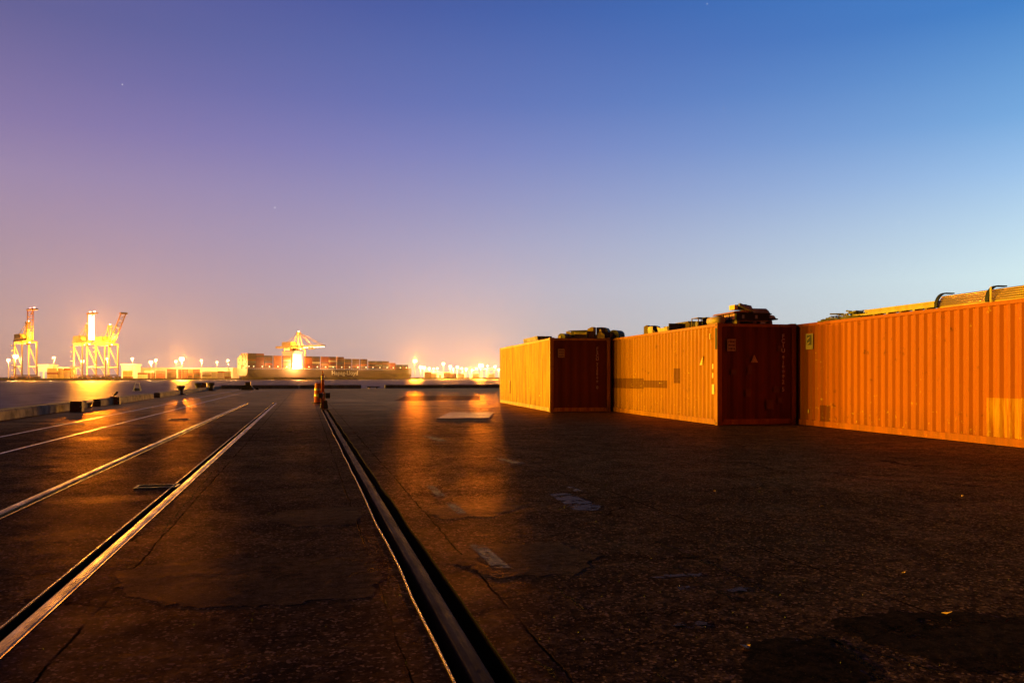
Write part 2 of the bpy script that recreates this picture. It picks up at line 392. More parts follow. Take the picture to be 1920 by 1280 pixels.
# outer skirts of the deck down to the water
deck.quad((XW, Y0, 0), (XW, Y1, 0), (XW, Y1, -4.5), (XW, Y0, -4.5))
deck.quad((XW, Y1, 0), (420, Y1, 0), (420, Y1, -4.5), (XW, Y1, -4.5))
tag(deck.build('ground', M['deck'], flat=True), kind='structure')
tr = MB()
for (a, b, z, ye) in grooves:
    tr.quad((a, Y0, z), (b, Y0, z), (b, ye, z), (a, ye, z)); tr.quad((a, ye, 0), (b, ye, 0), (b, ye, z), (a, ye, z))
    tr.quad((a, Y0, 0), (a, ye, 0), (a, ye, z), (a, Y0, z)); tr.quad((b, Y0, 0), (b, ye, 0), (b, ye, z), (b, Y0, z))
zt = -.16
tr.quad((.62, Y0, zt), (.96, Y0, zt), (.96, SL, zt), (.62, SL, zt)); tr.quad((.62, SL, 0), (.96, SL, 0), (.96, SL, zt), (.62, SL, zt))
yy = ys(Y0, SL, .45)
for a, b in zip(yy, yy[1:]):
    tr.quad((jl(a), a, 0), (jl(b), b, 0), (jl(b)-.01, b, zt), (jl(a)-.01, a, zt)); tr.quad((jr(a), a, 0), (jr(b), b, 0), (jr(b)+.01, b, zt), (jr(a)+.01, a, zt))
tag(tr.build('ground_grooves', M['trough']), kind='structure')

def rail(x0, x1, y0, y1, z=.006, m='rail', name='track_rail', label='', group=None, curve=None):
    b = MB(); n = 7; yy = ys(y0, y1, 6.0) if not curve else ys(y0, y1, 2.0)
    prof = [(x0-.004, -.15), (x0-.003, z-.016)] + [(x0+(x1-x0)*(1-math.cos(math.pi*k/n))/2, z-.016+.016*math.sin(math.pi*k/n)**.55) for k in range(1, n)] + [(x1+.003, z-.016), (x1+.004, -.15)]
    for a, c_ in zip(yy, yy[1:]):
        da = curve(a) if curve else 0; dc = curve(c_) if curve else 0
        for p, q in zip(prof, prof[1:]):
            b.quad((p[0]+da, a, p[1]), (p[0]+dc, c_, p[1]), (q[0]+dc, c_, q[1]), (q[0]+da, a, q[1]))
    o = b.build(name, M[m], smooth=True); tag(o, label, 'rail', group); return o
rail(-6.81, -6.735, -15, 92, m='railthin', label='leftmost rail of the quay tracks, nearest the concrete kerb', group='railway rails set in the pier')
rail(-5.35, -5.275, -15, 92, m='railthin', label='second rail from the kerb, bending right at its far end', group='railway rails set in the pier', curve=lambda y: 0 if y < 72 else ((y-72)/20)**2*4.5)
rail(-3.045, -2.955, -15, RAILY, z=.010, label='third rail from the kerb, with a dark groove along its right side', group='railway rails set in the pier')
rail(-1.537, -1.445, -15, RAILY, z=.010, label='thick bright rail nearest the crane slot, groove along its left side', group='railway rails set in the pier')
rail(.744, .838, -15, SL, z=-.006, m='railrust', name='crane_rail', label='rusty crane rail lying in a wide black slot, ending at the barrel')
def lip(x0, w, y0, y1, f=None, label='', z=.007):
    b = MB(); yy = ys(y0, y1, .45 if f else 20)
    for a, c_ in zip(yy, yy[1:]):
        xa = f(a) if f else x0; xb = f(c_) if f else x0
        b.hexa([(xa-w, a, -.03), (xa, a, -.03), (xb, c_, -.03), (xb-w, c_, -.03), (xa-w, a, z), (xa, a, z), (xb, c_, z), (xb-w, c_, z)])
    return tag(b.build('steel_edging', M['edge']), label, 'edging', 'steel edgings of the rail grooves')
lip(-2.862, .012, -15, RAILY, label='thin steel edging right of the third rail from the kerb')
lip(-1.612, .012, -15, RAILY, label='thin steel edging left of the thick bright rail')
lip(0, .010, -15, SL, f=jl, label='ragged steel edging on the left lip of the crane slot')

# patches of newer paving: low mounds with their own outline
def patch(pts, z, m, name='paving_patch', dome=0, sub=9, seed=0):
    rr = random.Random(seed); out = []
    n = len(pts)
    for i in range(n):
        a = pts[i]; b = pts[(i+1) % n]
        for k in range(sub):
            w = k/sub; p = a.lerp(b, w); out.append(Vector((p.x+rr.uniform(-.035, .035), p.y+rr.uniform(-.05, .05), 0)))
    b = MB(); zz = .0012 + .0004*(seed % 3); b.poly([(p.x, p.y, zz) for p in out])
    return tag(b.build(name, M[m], flat=True), kind='structure')
def ragged(m, scale, thr, soft=.03):
    t = m.node_tree; out = t.nodes['Material Output']; src = out.inputs[0].links[0].from_socket
    P = t.nodes.new('ShaderNodeTexCoord').outputs['Object']; n = noise(t, P, scale, 7, .72)
    tr_ = t.nodes.new('ShaderNodeBsdfTransparent'); mx = t.nodes.new('ShaderNodeMixShader')
    t.links.new(mapr(n, thr-soft, thr+soft, t=t), mx.inputs[0]); t.links.new(tr_.outputs[0], mx.inputs[1]); t.links.new(src, mx.inputs[2]); t.links.new(mx.outputs[0], out.inputs[0])
ragged(M['paint'], 9, .47); ragged(M['puddle'], 4.5, .46); ragged(M['darkpatch'], 2.2, .40, .05); ragged(M['patch'], 1.4, .33, .08)
def PP(l): return [G(u, v) for u, v in l]
patch(PP([(236,1118),(212,1072),(330,1052),(520,1044),(700,1040),(712,1075),(700,1118),(520,1132),(360,1138)]), .004, 'patch', dome=.0016, seed=1)
patch(PP([(508,975),(520,958),(600,951),(668,950),(676,968),(655,984),(560,988)]), .004, 'patch', dome=.0014, seed=2)
patch(PP([(790,955),(860,938),(950,934),(975,950),(930,966),(830,972)]), .004, 'patch', dome=.0014, seed=3)
patch(PP([(850,1050),(900,1020),(1040,1016),(1120,1040),(1080,1078),(930,1082)]), .004, 'patch', dome=.0014, seed=4)
patch(PP([(1560,1165),(1680,1145),(1800,1150),(1990,1160),(1990,1262),(1850,1262),(1700,1225),(1600,1195)]), .003, 'darkpatch', dome=.0012, seed=5)
patch(PP([(1396,1215),(1440,1195),(1540,1198),(1600,1225),(1640,1290),(1400,1295)]), .003, 'darkpatch', dome=.0012, seed=6)
patch(PP([(60,741),(150,741),(150,746),(60,746)]) if False else PP([(760,742),(900,742),(900,750),(740,751)]), .004, 'patch', dome=.01, seed=7)
# puddles
def puddle(pts, seed):
    rr = random.Random(seed); b = MB(); P_ = PP(pts); out = []
    n = len(P_)
    for i in range(n):
        for k in range(4):
            p = P_[i].lerp(P_[(i+1) % n], k/4); out.append((p.x+rr.uniform(-.015, .015), p.y+rr.uniform(-.03, .03), .002))
    b.poly(out); return tag(b.build('puddle', M['puddle'], flat=True), kind='structure')
puddle([(1030,926),(1062,924),(1100,938),(1128,950),(1120,956),(1075,956),(1050,940)], 1)
puddle([(1256,1172),(1280,1165),(1322,1167),(1330,1173),(1300,1179),(1268,1178)], 2)
puddle([(1222,1082),(1260,1076),(1318,1074),(1310,1079),(1260,1083)], 3)
puddle([(1352,1104),(1400,1100),(1416,1103),(1395,1107),(1360,1108)], 4)
puddle([(1270,1100),(1290,1098),(1286,1104),(1268,1104)], 5)
# long ragged cracks
def crack(pts, w, seed):
    rr = random.Random(seed); b = MB(); P_ = PP(pts); L = []
    for a, c_ in zip(P_, P_[1:]):
        n = max(2, int((c_-a).length/.06))
        for k in range(n): q = a.lerp(c_, k/n); L.append(q)
    prev = None
    for q in L:
        o = Vector((rr.uniform(-.018, .018), rr.uniform(-.025, .025), 0)); ww = w*rr.uniform(.2, 1.2)
        cur = ((q.x+o.x-ww, q.y+o.y, .0022), (q.x+o.x+ww, q.y+o.y, .0022))
        if prev: b.quad(prev[0], prev[1], cur[1], cur[0])
        prev = cur
    return tag(b.build('pavement_crack', M['trough'], flat=True), kind='structure')
crack([(1228,1014),(1290,1040),(1370,1075),(1462,1120)], .016, 1)
crack([(1262,1060),(1300,1085),(1340,1108),(1390,1130)], .012, 2)
crack([(1450,1190),(1520,1192),(1570,1200),(1612,1238),(1660,1282)], .020, 3)
crack([(1040,1098),(1068,1122),(1098,1150)], .010, 4)
crack([(1404,868),(1450,880),(1560,886),(1640,900),(1760,905),(1900,918)], .020, 5)
crack([(1640,890),(1720,893),(1840,900),(1915,903)], .018, 6)
crack([(1720,1040),(1795,1058)], .010, 7)
crack([(1000,1235),(1035,1262),(1070,1290)], .018, 8)
crack([(1230,1262),(1262,1290)], .018, 9)
crack([(398,884),(372,915),(300,1000)], .008, 10)
crack([(340,868),(395,868)], .012, 11)
crack([(1560,1200),(1640,1224),(1760,1258),(1900,1262)], .016, 12)
# worn painted dashes
def stripe(pts, seed=0):
    b = MB(); b.poly([tuple(G(u, v))[:2]+(.0024,) for u, v in pts]); return tag(b.build('road_marking', M['paint'], flat=True), kind='structure')
stripe([(880,1021),(908,1021),(958,1064),(924,1064)]); stripe([(798,910),(812,910),(836,930),(820,930)]); stripe([(838,945),(855,945),(876,962),(856,962)])
stripe([(790,816),(812,818),(838,826),(822,827)]); stripe([(925,858),(945,860),(985,868),(960,868)]); stripe([(1062,912),(1078,914),(1092,920),(1078,921)]) 
stripe([(100,793),(158,793),(158,795.5),(104,795.5)]); stripe([(168,793),(176,793),(176,795),(168,795)])
# loose grit
gr = MB(); rr = random.Random(5)
for k in range(2600):
    y = 2.6 + 26*rr.random()**1.8; x = rr.uniform(-.75, .75)*y; p = W(x, y)
    if .6 < p.x < .95 or p.x < -9: continue
    s_ = rr.uniform(.0015, .0045); 
    pts = [Vector((rr.uniform(-1, 1), rr.uniform(-1, 1), 0))*s_+p for _ in range(3)] + [p+Vector((0, 0, s_*1.2+.002))]
    i = len(gr.v); gr.v += [tuple(q) for q in pts]; gr.f += [(i, i+1, i+3), (i+1, i+2, i+3), (i+2, i, i+3)]
M['grit'] = mat('grit_stone', (.10,.07,.05), .4, var=.6, vscale=40)
tag(gr.build('loose_grit', M['grit']), kind='stuff')
def scrap(u, v, s_, label):
    p = G(u, v); b = MB(); rr = random.Random(int(u)); a0 = rr.uniform(0, 6)
    pts = [(math.cos(a0+k*1.05)*s_*rr.uniform(.6, 1), math.sin(a0+k*1.05)*s_*rr.uniform(.6, 1), .006+rr.uniform(0, s_*.7)) for k in range(6)]
    b.poly(pts); b.poly([(x, y, z+.0015) for x, y, z in pts]); o = b.build('dry_leaf', M['leaf']); o.location = p; tag(o, label, 'leaf', 'scraps of litter on the paving')
scrap(1540, 950, .030, 'small orange scrap alone on the dark paving below the middle container')
scrap(1776, 1153, .038, 'curled yellow scrap lying on the big dark patch, lower right')
scrap(1398, 1217, .030, 'orange scrap at the left corner of the smaller dark patch')
scrap(1806, 931, .030, 'small pale orange scrap on the paving in front of the right container')
scrap(1694, 1075, .018, 'tiny yellow scrap beside a short crack, right foreground')
scrap(1340, 922, .022, 'tiny pale scrap on the paving below the middle container corner')

# ------------------------------------------------------------------ water and far shore
wt = MB()
wt.quad((-4000, -1500, -3), (4000, -1500, -3), (4000, 4500, -3), (-4000, 4500, -3))
tag(wt.build('water', M['water']), kind='structure')
S45 = math.sqrt(.5); QA = (S45, S45); QROT = R(45)-TH
Q0 = (-387.0, 1174.0)
def quay(t, back=0.0, z=-1.0):         # metres along the far quay, metres inland of it
    return W(Q0[0]+t*S45-back*S45, Q0[1]+t*S45+back*S45, z)
def quay_at(u, back=0.0, z=-1.0):      # the quay point seen at photo column u
    r = (u-960)/F; x0 = Q0[0]-back*S45; y0 = Q0[1]+back*S45
    t = (r*y0-x0)/(S45*(1-r)); return W(x0+t*S45, y0+t*S45, z), y0+t*S45
land = MB()
a = [quay(-2300), quay(1500), quay(1500, 3500), quay(-2300, 3500)]
land.poly([tuple(p) for p in a]); tag(land.build('terminal_ground', M['yard']), kind='structure')
wl = MB()
for i in range(1):
    p, q = quay(-2300, 0), quay(1500, 0)
    n = (quay(0, 1)-quay(0, 0))
    wl.hexa([(p.x, p.y, -4), (q.x, q.y, -4), (q.x+n.x*1.2, q.y+n.y*1.2, -4), (p.x+n.x*1.2, p.y+n.y*1.2, -4), (p.x, p.y, -.75), (q.x, q.y, -.75), (q.x+n.x*1.2, q.y+n.y*1.2, -.75), (p.x+n.x*1.2, p.y+n.y*1.2, -.75)])
tag(wl.build('quay_wall', M['wharf']), 'long dark quay wall at the far side of the harbour water', 'quay wall')

# ------------------------------------------------------------------ kerbs of our pier
def kerb(x0, x1, y0, y1, label, top=.34, ch=.05):
    b = MB(); pr = [(x0, 0), (x0, top-ch), (x0+ch, top), (x1-ch, top), (x1, top-ch), (x1, 0)]
    if (y1-y0) > (x1-x0): b.prism(pr, y0, y1)
    else:
        pr = [(y0, 0), (y0, top-ch), (y0+ch, top), (y1-ch, top), (y1, top-ch), (y1, 0)]
        n = len(pr); i = len(b.v)
        for x in (x0, x1):
            for (yy_, z) in pr: b.v.append((x, yy_, z))
        b.f.append(tuple(range(n))); b.f.append(tuple(n+k for k in reversed(range(n))))
        for k in range(n): b.f.append((k, n+k, n+(k+1) % n, (k+1) % n))
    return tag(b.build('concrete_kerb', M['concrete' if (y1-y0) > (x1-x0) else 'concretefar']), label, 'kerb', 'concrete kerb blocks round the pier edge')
def ky(u): v = HZ+(573-u)/6.95; return G(u, v).y
segs = [(-15, ky(62), 'nearest length of stained concrete kerb along the left water edge'), (ky(62)+.03, ky(134), 'concrete kerb length ending at the first red steel box'),
        (ky(134)+.03, ky(165), 'short concrete kerb length right of the first red box'), (ky(189), ky(228), 'concrete kerb length behind the second red steel box'),
        (ky(228)+.03, ky(262), 'concrete kerb length under the metal ladder frame'), (ky(262)+.04, ky(288), 'concrete kerb length just past the metal ladder frame'),
        (ky(300), ky(340), 'concrete kerb length ending at the large mushroom bollard'), (ky(340)+.05, 100.0, 'farthest concrete kerb length, running to the pier corner')]
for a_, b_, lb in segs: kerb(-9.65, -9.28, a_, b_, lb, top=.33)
def kx(u):                              # x on the far kerb line seen at column u
    r = (u-960)/F; y = 100.0           # solve x for world y = 100
    lo, hi = -60, 60
    for _ in range(60):
        m_ = (lo+hi)/2; xc = m_*math.cos(TH)-y*math.sin(TH); yc = m_*math.sin(TH)+y*math.cos(TH)
        if xc/yc < r: lo = m_
        else: hi = m_
    return lo
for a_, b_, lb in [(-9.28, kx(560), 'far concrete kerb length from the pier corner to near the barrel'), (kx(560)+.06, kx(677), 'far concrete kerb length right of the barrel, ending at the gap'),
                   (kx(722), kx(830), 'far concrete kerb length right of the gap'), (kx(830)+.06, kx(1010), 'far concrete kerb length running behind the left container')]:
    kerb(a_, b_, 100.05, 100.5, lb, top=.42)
b = MB(); b.box(kx(688), kx(712), 100.1, 100.4, .12, .24); b.box(kx(692), kx(695), 100.15, 100.35, 0, .12); b.box(kx(705), kx(708), 100.15, 100.35, 0, .12)
tag(b.build('timber_beam', M['darksteel']), 'low dark beam lying in the gap of the far kerb', 'beam')

# ------------------------------------------------------------------ things along the left kerb
def red_box(u, v, w, h, label, lever=False):
    p = G(u, v); r = empty('steel_box', p, 0, label, 'steel box', 'red steel boxes on the pier edge')
    MB().box(-w/2, w/2*.72, -.2, .2, 0, h).build('body', M['redbox'], r, bevel=.01)
    MB().box(w/2*.72+.003, w/2, -.18, .18, 0, h*.98).build('post', M['black'], r)
    MB().box(w/2*.66, w/2*.9, -.225, -.203, h*.42, h*.5).build('latch', M['white'], r)
    if lever:
        q = MB(); q.tube((-.10, 0, h+.003), (-.02, 0, h+.08), .02); q.beam((-.05, 0, h+.07), (.10, 0, h+.24), .05, .09); q.beam((-.14, 0, h+.14), (-.03, 0, h+.05), .02)
        q.build('lever', M['darksteel'], r)
    return r
red_box(144.5, 771, .42, .41, 'knee high red steel box with a black post, nearest on the left kerb')
red_box(216.5, 757.5, .42, .38, 'second red steel box on the kerb, with a lever sticking up on top', True)
p = G(176, 764.5); r = empty('mooring_cleat', p + Vector((-.25, .2, 0)), 0, 'yellow lit mooring cleat in the kerb gap between the two red boxes', 'cleat')
for y_ in (-.22, .22): MB().tube((0, y_, 0), (0, y_, .22), .07).build('leg', M['bollard'], r)
MB().tube((0, -.62, .27), (0, .62, .27), .055, .055, 12).build('horn', M['galv'], r)
p = G(267, 741); r = empty('ladder_frame', p+Vector((-.35, 0, .33)), 0, 'pale metal ladder handrail frame standing on the left kerb', 'handrail')
q = MB()
for x in (-.17, .17):
    q.tube((x*1.5, -.25, 0), (x*.75, 0, .58), .022); q.tube((x*1.5, .25, 0), (x*.75, 0, .58), .022)
q.tube((-.13, 0, .58), (.13, 0, .58), .022); q.tube((-.19, 0, .3), (.19, 0, .3), .016)
q.build('frame', M['white'], r)
MB().tube((.02, -.78, .105), (.10, -.52, .105), .10, .10, 14).build('rubber_fender', M['black'], r)
MB().tube((.05, .50, .085), (.05, .80, .085), .08, .08, 12).build('rubber_fender', M['black'], r)
def bollard(u, v, s_, label):
    p = G(u, v); r = empty('mooring_bollard', p, 0, label, 'bollard', 'cast iron mooring bollards')
    MB().lathe(0, 0, [(.30*s_, 0), (.30*s_, .05*s_), (.20*s_, .09*s_), (.17*s_, .3*s_), (.18*s_, .42*s_), (.27*s_, .5*s_), (.30*s_, .58*s_), (.27*s_, .66*s_), (.12*s_, .70*s_)], 24).build('post', M['bollard'], r, smooth=True)
    MB().box(-.42*s_, .42*s_, -.42*s_, .42*s_, 0, .035).build('base_plate', M['darksteel'], r)
    return r
bollard(339, 739.5, 1.0, 'large mushroom bollard with its shadow falling on the rails')
bollard(371.5, 733, 1.15, 'bollard standing in front of a square red box near the pier corner')
bollard(396, 732, 1.15, 'small bollard closest to the corner of the pier')
p = G(377, 731.5); MBx = MB().box(-.75, .75, -.5, .5, .45, 1.4); MBx.box(-.6, -.5, -.4, .4, 0, .45); MBx.box(.5, .6, -.4, .4, 0, .45)
o = MBx.build('steel_cabinet', M['redbox'], bevel=.02); o.location = p + Vector((0, 1.5, 0)); o.scale = (.5, .5, .55); tag(o, 'square rust red cabinet behind the second farthest bollard', 'cabinet')
p = G(465, 730.5); r = empty('mooring_hook', p, 0, 'dark red mooring hook stand on the far kerb near the corner', 'mooring hook')
r.scale = (.72, .72, .66)
MB().prism([(-1.0, 0), (-.45, .75), (.45, .75), (.9, 0)], -.4, .4).build('base', M['darksteel'], r)
MB().box(-.38, .38, -.35, .35, .753, 1.25).build('head', M['redbox'], r, bevel=.03)
MB().beam((-.5, 0, .7), (-1.25, 0, .05), .12).build('hook', M['darksteel'], r)
MB().tube((1.05, 0, .18), (1.5, 0, .22), .22, .2, 12).build('roller', M['black'], r)
b = MB(); b.tube((0, 0, 0), (0, 0, 3.4), .05, .04); b.tube((0, 0, 3.4), (0, 0, 3.7), .1); o = b.build('marker_pole', M['darksteel']); o.location = W((429.5-960)/F*640, 640, -3.4); o.scale = (3, 3, 3); tag(o, 'thin channel marker pole standing in the water before the ship stern', 'marker')

# ------------------------------------------------------------------ end of the crane rail
p = G(612.5, 765); ps = 1/ (F/ (F*EYE/(765-HZ)))    # metres per photo pixel there
r = empty('crane_end_stop', Vector((.79, p.y, 0)), 0, 'dark crane end stop post with a buffer bar, at the end of the slot', 'end stop')
MB().prism([(-.17, 0), (-.12, .34), (.12, .34), (.17, 0)], -.16, .16).build('base', M['black'], r)
MB().box(-.14, -.03, -.28, -.2, .0, .44).build('rust_post', M['redbox'], r)
MB().box(-.05, .05, -.05, .05, .343, .70).build('post', M['galv'], r)
MB().tube((-.25, 0, .55), (-.06, 0, .55), .115, .115, 16).build('buffer', M['black'], r)
MB().tube((.06, 0, .55), (.25, 0, .55), .125, .125, 16).build('buffer', M['black'], r)
r2 = empty('delineator_post', Vector((.725, p.y-.06, .70)), 0, 'slim red orange delineator with two white bands, standing on the end stop', 'traffic post')
MB().lathe(0, 0, [(.068, 0), (.064, .60), (.066, .62)], 18).build('tube', M['redplastic'], r2, smooth=True)
for z0 in (.545, .645): MB().lathe(0, 0, [(.0695, z0), (.0695, z0+.06)], 18).build('reflective_band', M['white'], r2, smooth=False)
MB().lathe(0, 0, [(.066, .621), (.066, .72), (.028, .80), (.022, .86), (.034, .875), (.03, .92), (.01, .935)], 18).build('cap', M['redplastic'], r2, smooth=True)
p = G(597.5, 755.5)
r = empty('traffic_drum', p, 0, 'orange traffic drum with white bands behind the red delineator', 'traffic drum')
MB().lathe(0, 0, [(.30, 0), (.30, .04), (.235, .05), (.235, .30), (.225, .31), (.225, .55), (.215, .56), (.21, .80), (.20, .82), (.195, 1.02), (.17, 1.05)], 26).build('body', M['orange'], r, smooth=True)
for z0, rr_ in ((.36, .2275), (.66, .2165)): MB().lathe(0, 0, [(rr_, z0), (rr_-.001, z0+.11)], 26).build('reflective_band', M['white'], r)
MB().tube((-.09, 0, 1.053), (-.09, 0, 1.10), .015).tube((.09, 0, 1.053), (.09, 0, 1.10), .015).tube((-.10, 0, 1.11), (.10, 0, 1.11), .017).build('handle', M['redplastic'], r)
MB().lathe(0, 0, [(.36, .001), (.36, .035), (.305, .038)], 24).build('rubber_ring', M['black'], r)

# drain covers and the road plate
def drain(u, v, w, d, label):
    p = G(u, v); r = empty('drain_cover', p, 0, label, 'drain', 'drain covers in the paving'); q = MB()
    q.box(-w/2, w/2, -d/2, -d/2+.03, .001, .012).box(-w/2, w/2, d/2-.03, d/2, .001, .012); q.box(-w/2, -w/2+.03, -d/2+.031, d/2-.031, .001, .012).box(w/2-.03, w/2, -d/2+.031, d/2-.031, .001, .012)
    q.build('frame', M['darksteel'], r); MB().quad((-w/2+.01, -d/2+.01, .004), (w/2-.01, -d/2+.01, .004), (w/2-.01, d/2-.01, .004), (-w/2+.01, d/2-.01, .004)).build('opening', M['trough'], r)
drain(295, 912, .50, .30, 'black drain slot beside the thick bright rail'); drain(336, 786, .6, .5, 'small dark drain cover between the second and third rails')
b = MB(); c4 = [G(819, 785.5), G(916.5, 784.5), G(926, 774), G(843, 773.5)]
top = [Vector((q_.x, q_.y, .025)) for q_ in c4]; b.hexa([tuple(q_)[:2]+(.002,) for q_ in c4] + [tuple(q_) for q_ in top])
tag(b.build('road_plate', M['plate'], bevel=.006), 'flat steel road plate glowing orange on the paving left of the containers', 'steel plate')

# ------------------------------------------------------------------ shipping containers on the pier
def cont_paint(name, base, dark, light, patches=(), flake=.5, sk=.40, seed=0.0, patchcol=(.13,.020,.003,1), lightpatches=(), lpcol=(.62,.29,.02,1)):
    m = bpy.data.materials.new(name); m.use_nodes = True; t = m.node_tree; b = t.nodes['Principled BSDF']
    tcn = t.nodes.new('ShaderNodeTexCoord'); mp_ = t.nodes.new('ShaderNodeMapping'); mp_.inputs['Location'].default_value = (seed, seed, seed); t.links.new(tcn.outputs['Object'], mp_.inputs[0]); P = mp_.outputs[0]
    s_ = t.nodes.new('ShaderNodeSeparateXYZ'); t.links.new(tcn.outputs['Object'], s_.inputs[0])
    streak = noise(t, mapping(t, P, (3.2, 3.2, .22)), 2.2, 6, .65)
    blot = noise(t, P, 1.1, 7, .68); fine = noise(t, P, 11, 6, .7)
    colr = mixc(mth('MULTIPLY', mapr(streak, .42, .62, t=t), sk, t=t), base, dark, t)
    colr = mixc(mth('MULTIPLY', mapr(blot, .54, .74, t=t), .35, t=t), colr, dark, t)
    low = mapr(s_.outputs[2], 1.3, .1, t=t)
    chip = mth('MULTIPLY', mapr(fine, .62, .66, t=t), mapr(mth('ADD', mth('MULTIPLY', noise(t, mapping(t, P, (1,1,.5)), .9, 4), 1.0, t=t), mth('MULTIPLY', low, .20, t=t), t=t), .65-.12*flake, .73-.12*flake, t=t), t=t)
    for (y0, y1, z0, z1) in patches:
        k = mth('MULTIPLY', mth('MULTIPLY', mth('GREATER_THAN', s_.outputs[1], y0, t=t), mth('LESS_THAN', s_.outputs[1], y1, t=t), t=t), mth('MULTIPLY', mth('GREATER_THAN', s_.outputs[2], z0, t=t), mth('LESS_THAN', s_.outputs[2], z1, t=t), t=t), t=t)
        colr = mixc(mth('MULTIPLY', k, .8, t=t), colr, patchcol, t)
    for (y0, y1, z0, z1) in lightpatches:
        k = mth('MULTIPLY', mth('MULTIPLY', mth('GREATER_THAN', s_.outputs[1], y0, t=t), mth('LESS_THAN', s_.outputs[1], y1, t=t), t=t), mth('MULTIPLY', mth('GREATER_THAN', s_.outputs[2], z0, t=t), mth('LESS_THAN', s_.outputs[2], z1, t=t), t=t), t=t)
        colr = mixc(mth('MULTIPLY', k, mapr(noise(t, mapping(t, P, (5,5,.6)), 3, 5), .35, .6, .10, .85, t=t), t=t), colr, lpcol, t)
    colr = mixc(chip, colr, light, t)
    grime = mth('MULTIPLY', mapr(s_.outputs[2], .75, .12, t=t), mapr(noise(t, mapping(t, P, (2.4, 2.4, .5)), 1.8, 6, .7), .42, .62, t=t), t=t)
    colr = mixc(mth('MULTIPLY', grime, .5, t=t), colr, (.15, .040, .010, 1), t)
    rustn = mth('MULTIPLY', mapr(noise(t, P, 4.3, 7, .7), .60, .68, t=t), mapr(noise(t, P, .7, 3), .45, .6, t=t), t=t)
    colr = mixc(mth('MULTIPLY', rustn, .75, t=t), colr, (.10, .025, .010, 1), t)
    t.links.new(colr, b.inputs['Base Color']); t.links.new(mapr(fine, .3, .7, .45, .65, t=t), b.inputs['Roughness']); b.inputs['Specular IOR Level'].default_value = .14
    h = mth('ADD', mth('MULTIPLY', blot, .002, t=t), mth('MULTIPLY', fine, .0002, t=t), t=t)
    bp = t.nodes.new('ShaderNodeBump'); bp.inputs['Distance'].default_value = 1.0; bp.inputs['Strength'].default_value = .8
    t.links.new(h, bp.inputs['Height']); t.links.new(bp.outputs[0], b.inputs['Normal'])
    return m
CL, CWd, CH = 12.19, 2.438, 2.896
def wall_y(x, y0, y1, z0, z1, sgn, pitch=.278, d=.040, pr=(.072, .068, .070, .068)):   # corrugated, runs along y, outer face on side sgn
    b = MB(); y = y0; L = [(y0, 0)]; k = 0
    off = [d if i % 4 in (2, 3) else 0 for i in range(8)]
    pts = []; cur = y0; i = 0
    while cur < y1-.3:
        pts += [(cur, 0), (cur+pr[0], 0), (cur+pr[0]+pr[1], d), (cur+pr[0]+pr[1]+pr[2], d)]; cur += sum(pr)
    pts += [(cur, 0), (y1, 0)]
    for (a, da), (c_, dc) in zip(pts, pts[1:]):
        b.quad((x-sgn*da, a, z0), (x-sgn*dc, c_, z0), (x-sgn*dc, c_, z1), (x-sgn*da, a, z1))
    return b
def wall_x(y, x0, x1, z0, z1, sgn, d=.028, pr=(.10, .09, .10, .09)):
    b = MB(); pts = []; cur = x0
    while cur < x1-.34:
        pts += [(cur, 0), (cur+pr[0], 0), (cur+pr[0]+pr[1], d), (cur+pr[0]+pr[1]+pr[2], d)]; cur += sum(pr)
    pts += [(cur, 0), (x1, 0)]
    for (a, da), (c_, dc) in zip(pts, pts[1:]):
        b.quad((a, y-sgn*da, z0), (c_, y-sgn*dc, z0), (c_, y-sgn*dc, z1), (a, y-sgn*da, z1))
    return b
M['endwall'] = cont_paint('end_wall_paint', (.165,.034,.006,1), (.10,.020,.004,1), (.30,.11,.03,1), flake=.2, seed=31.0)  # shade of the near ends is put into this darker paint
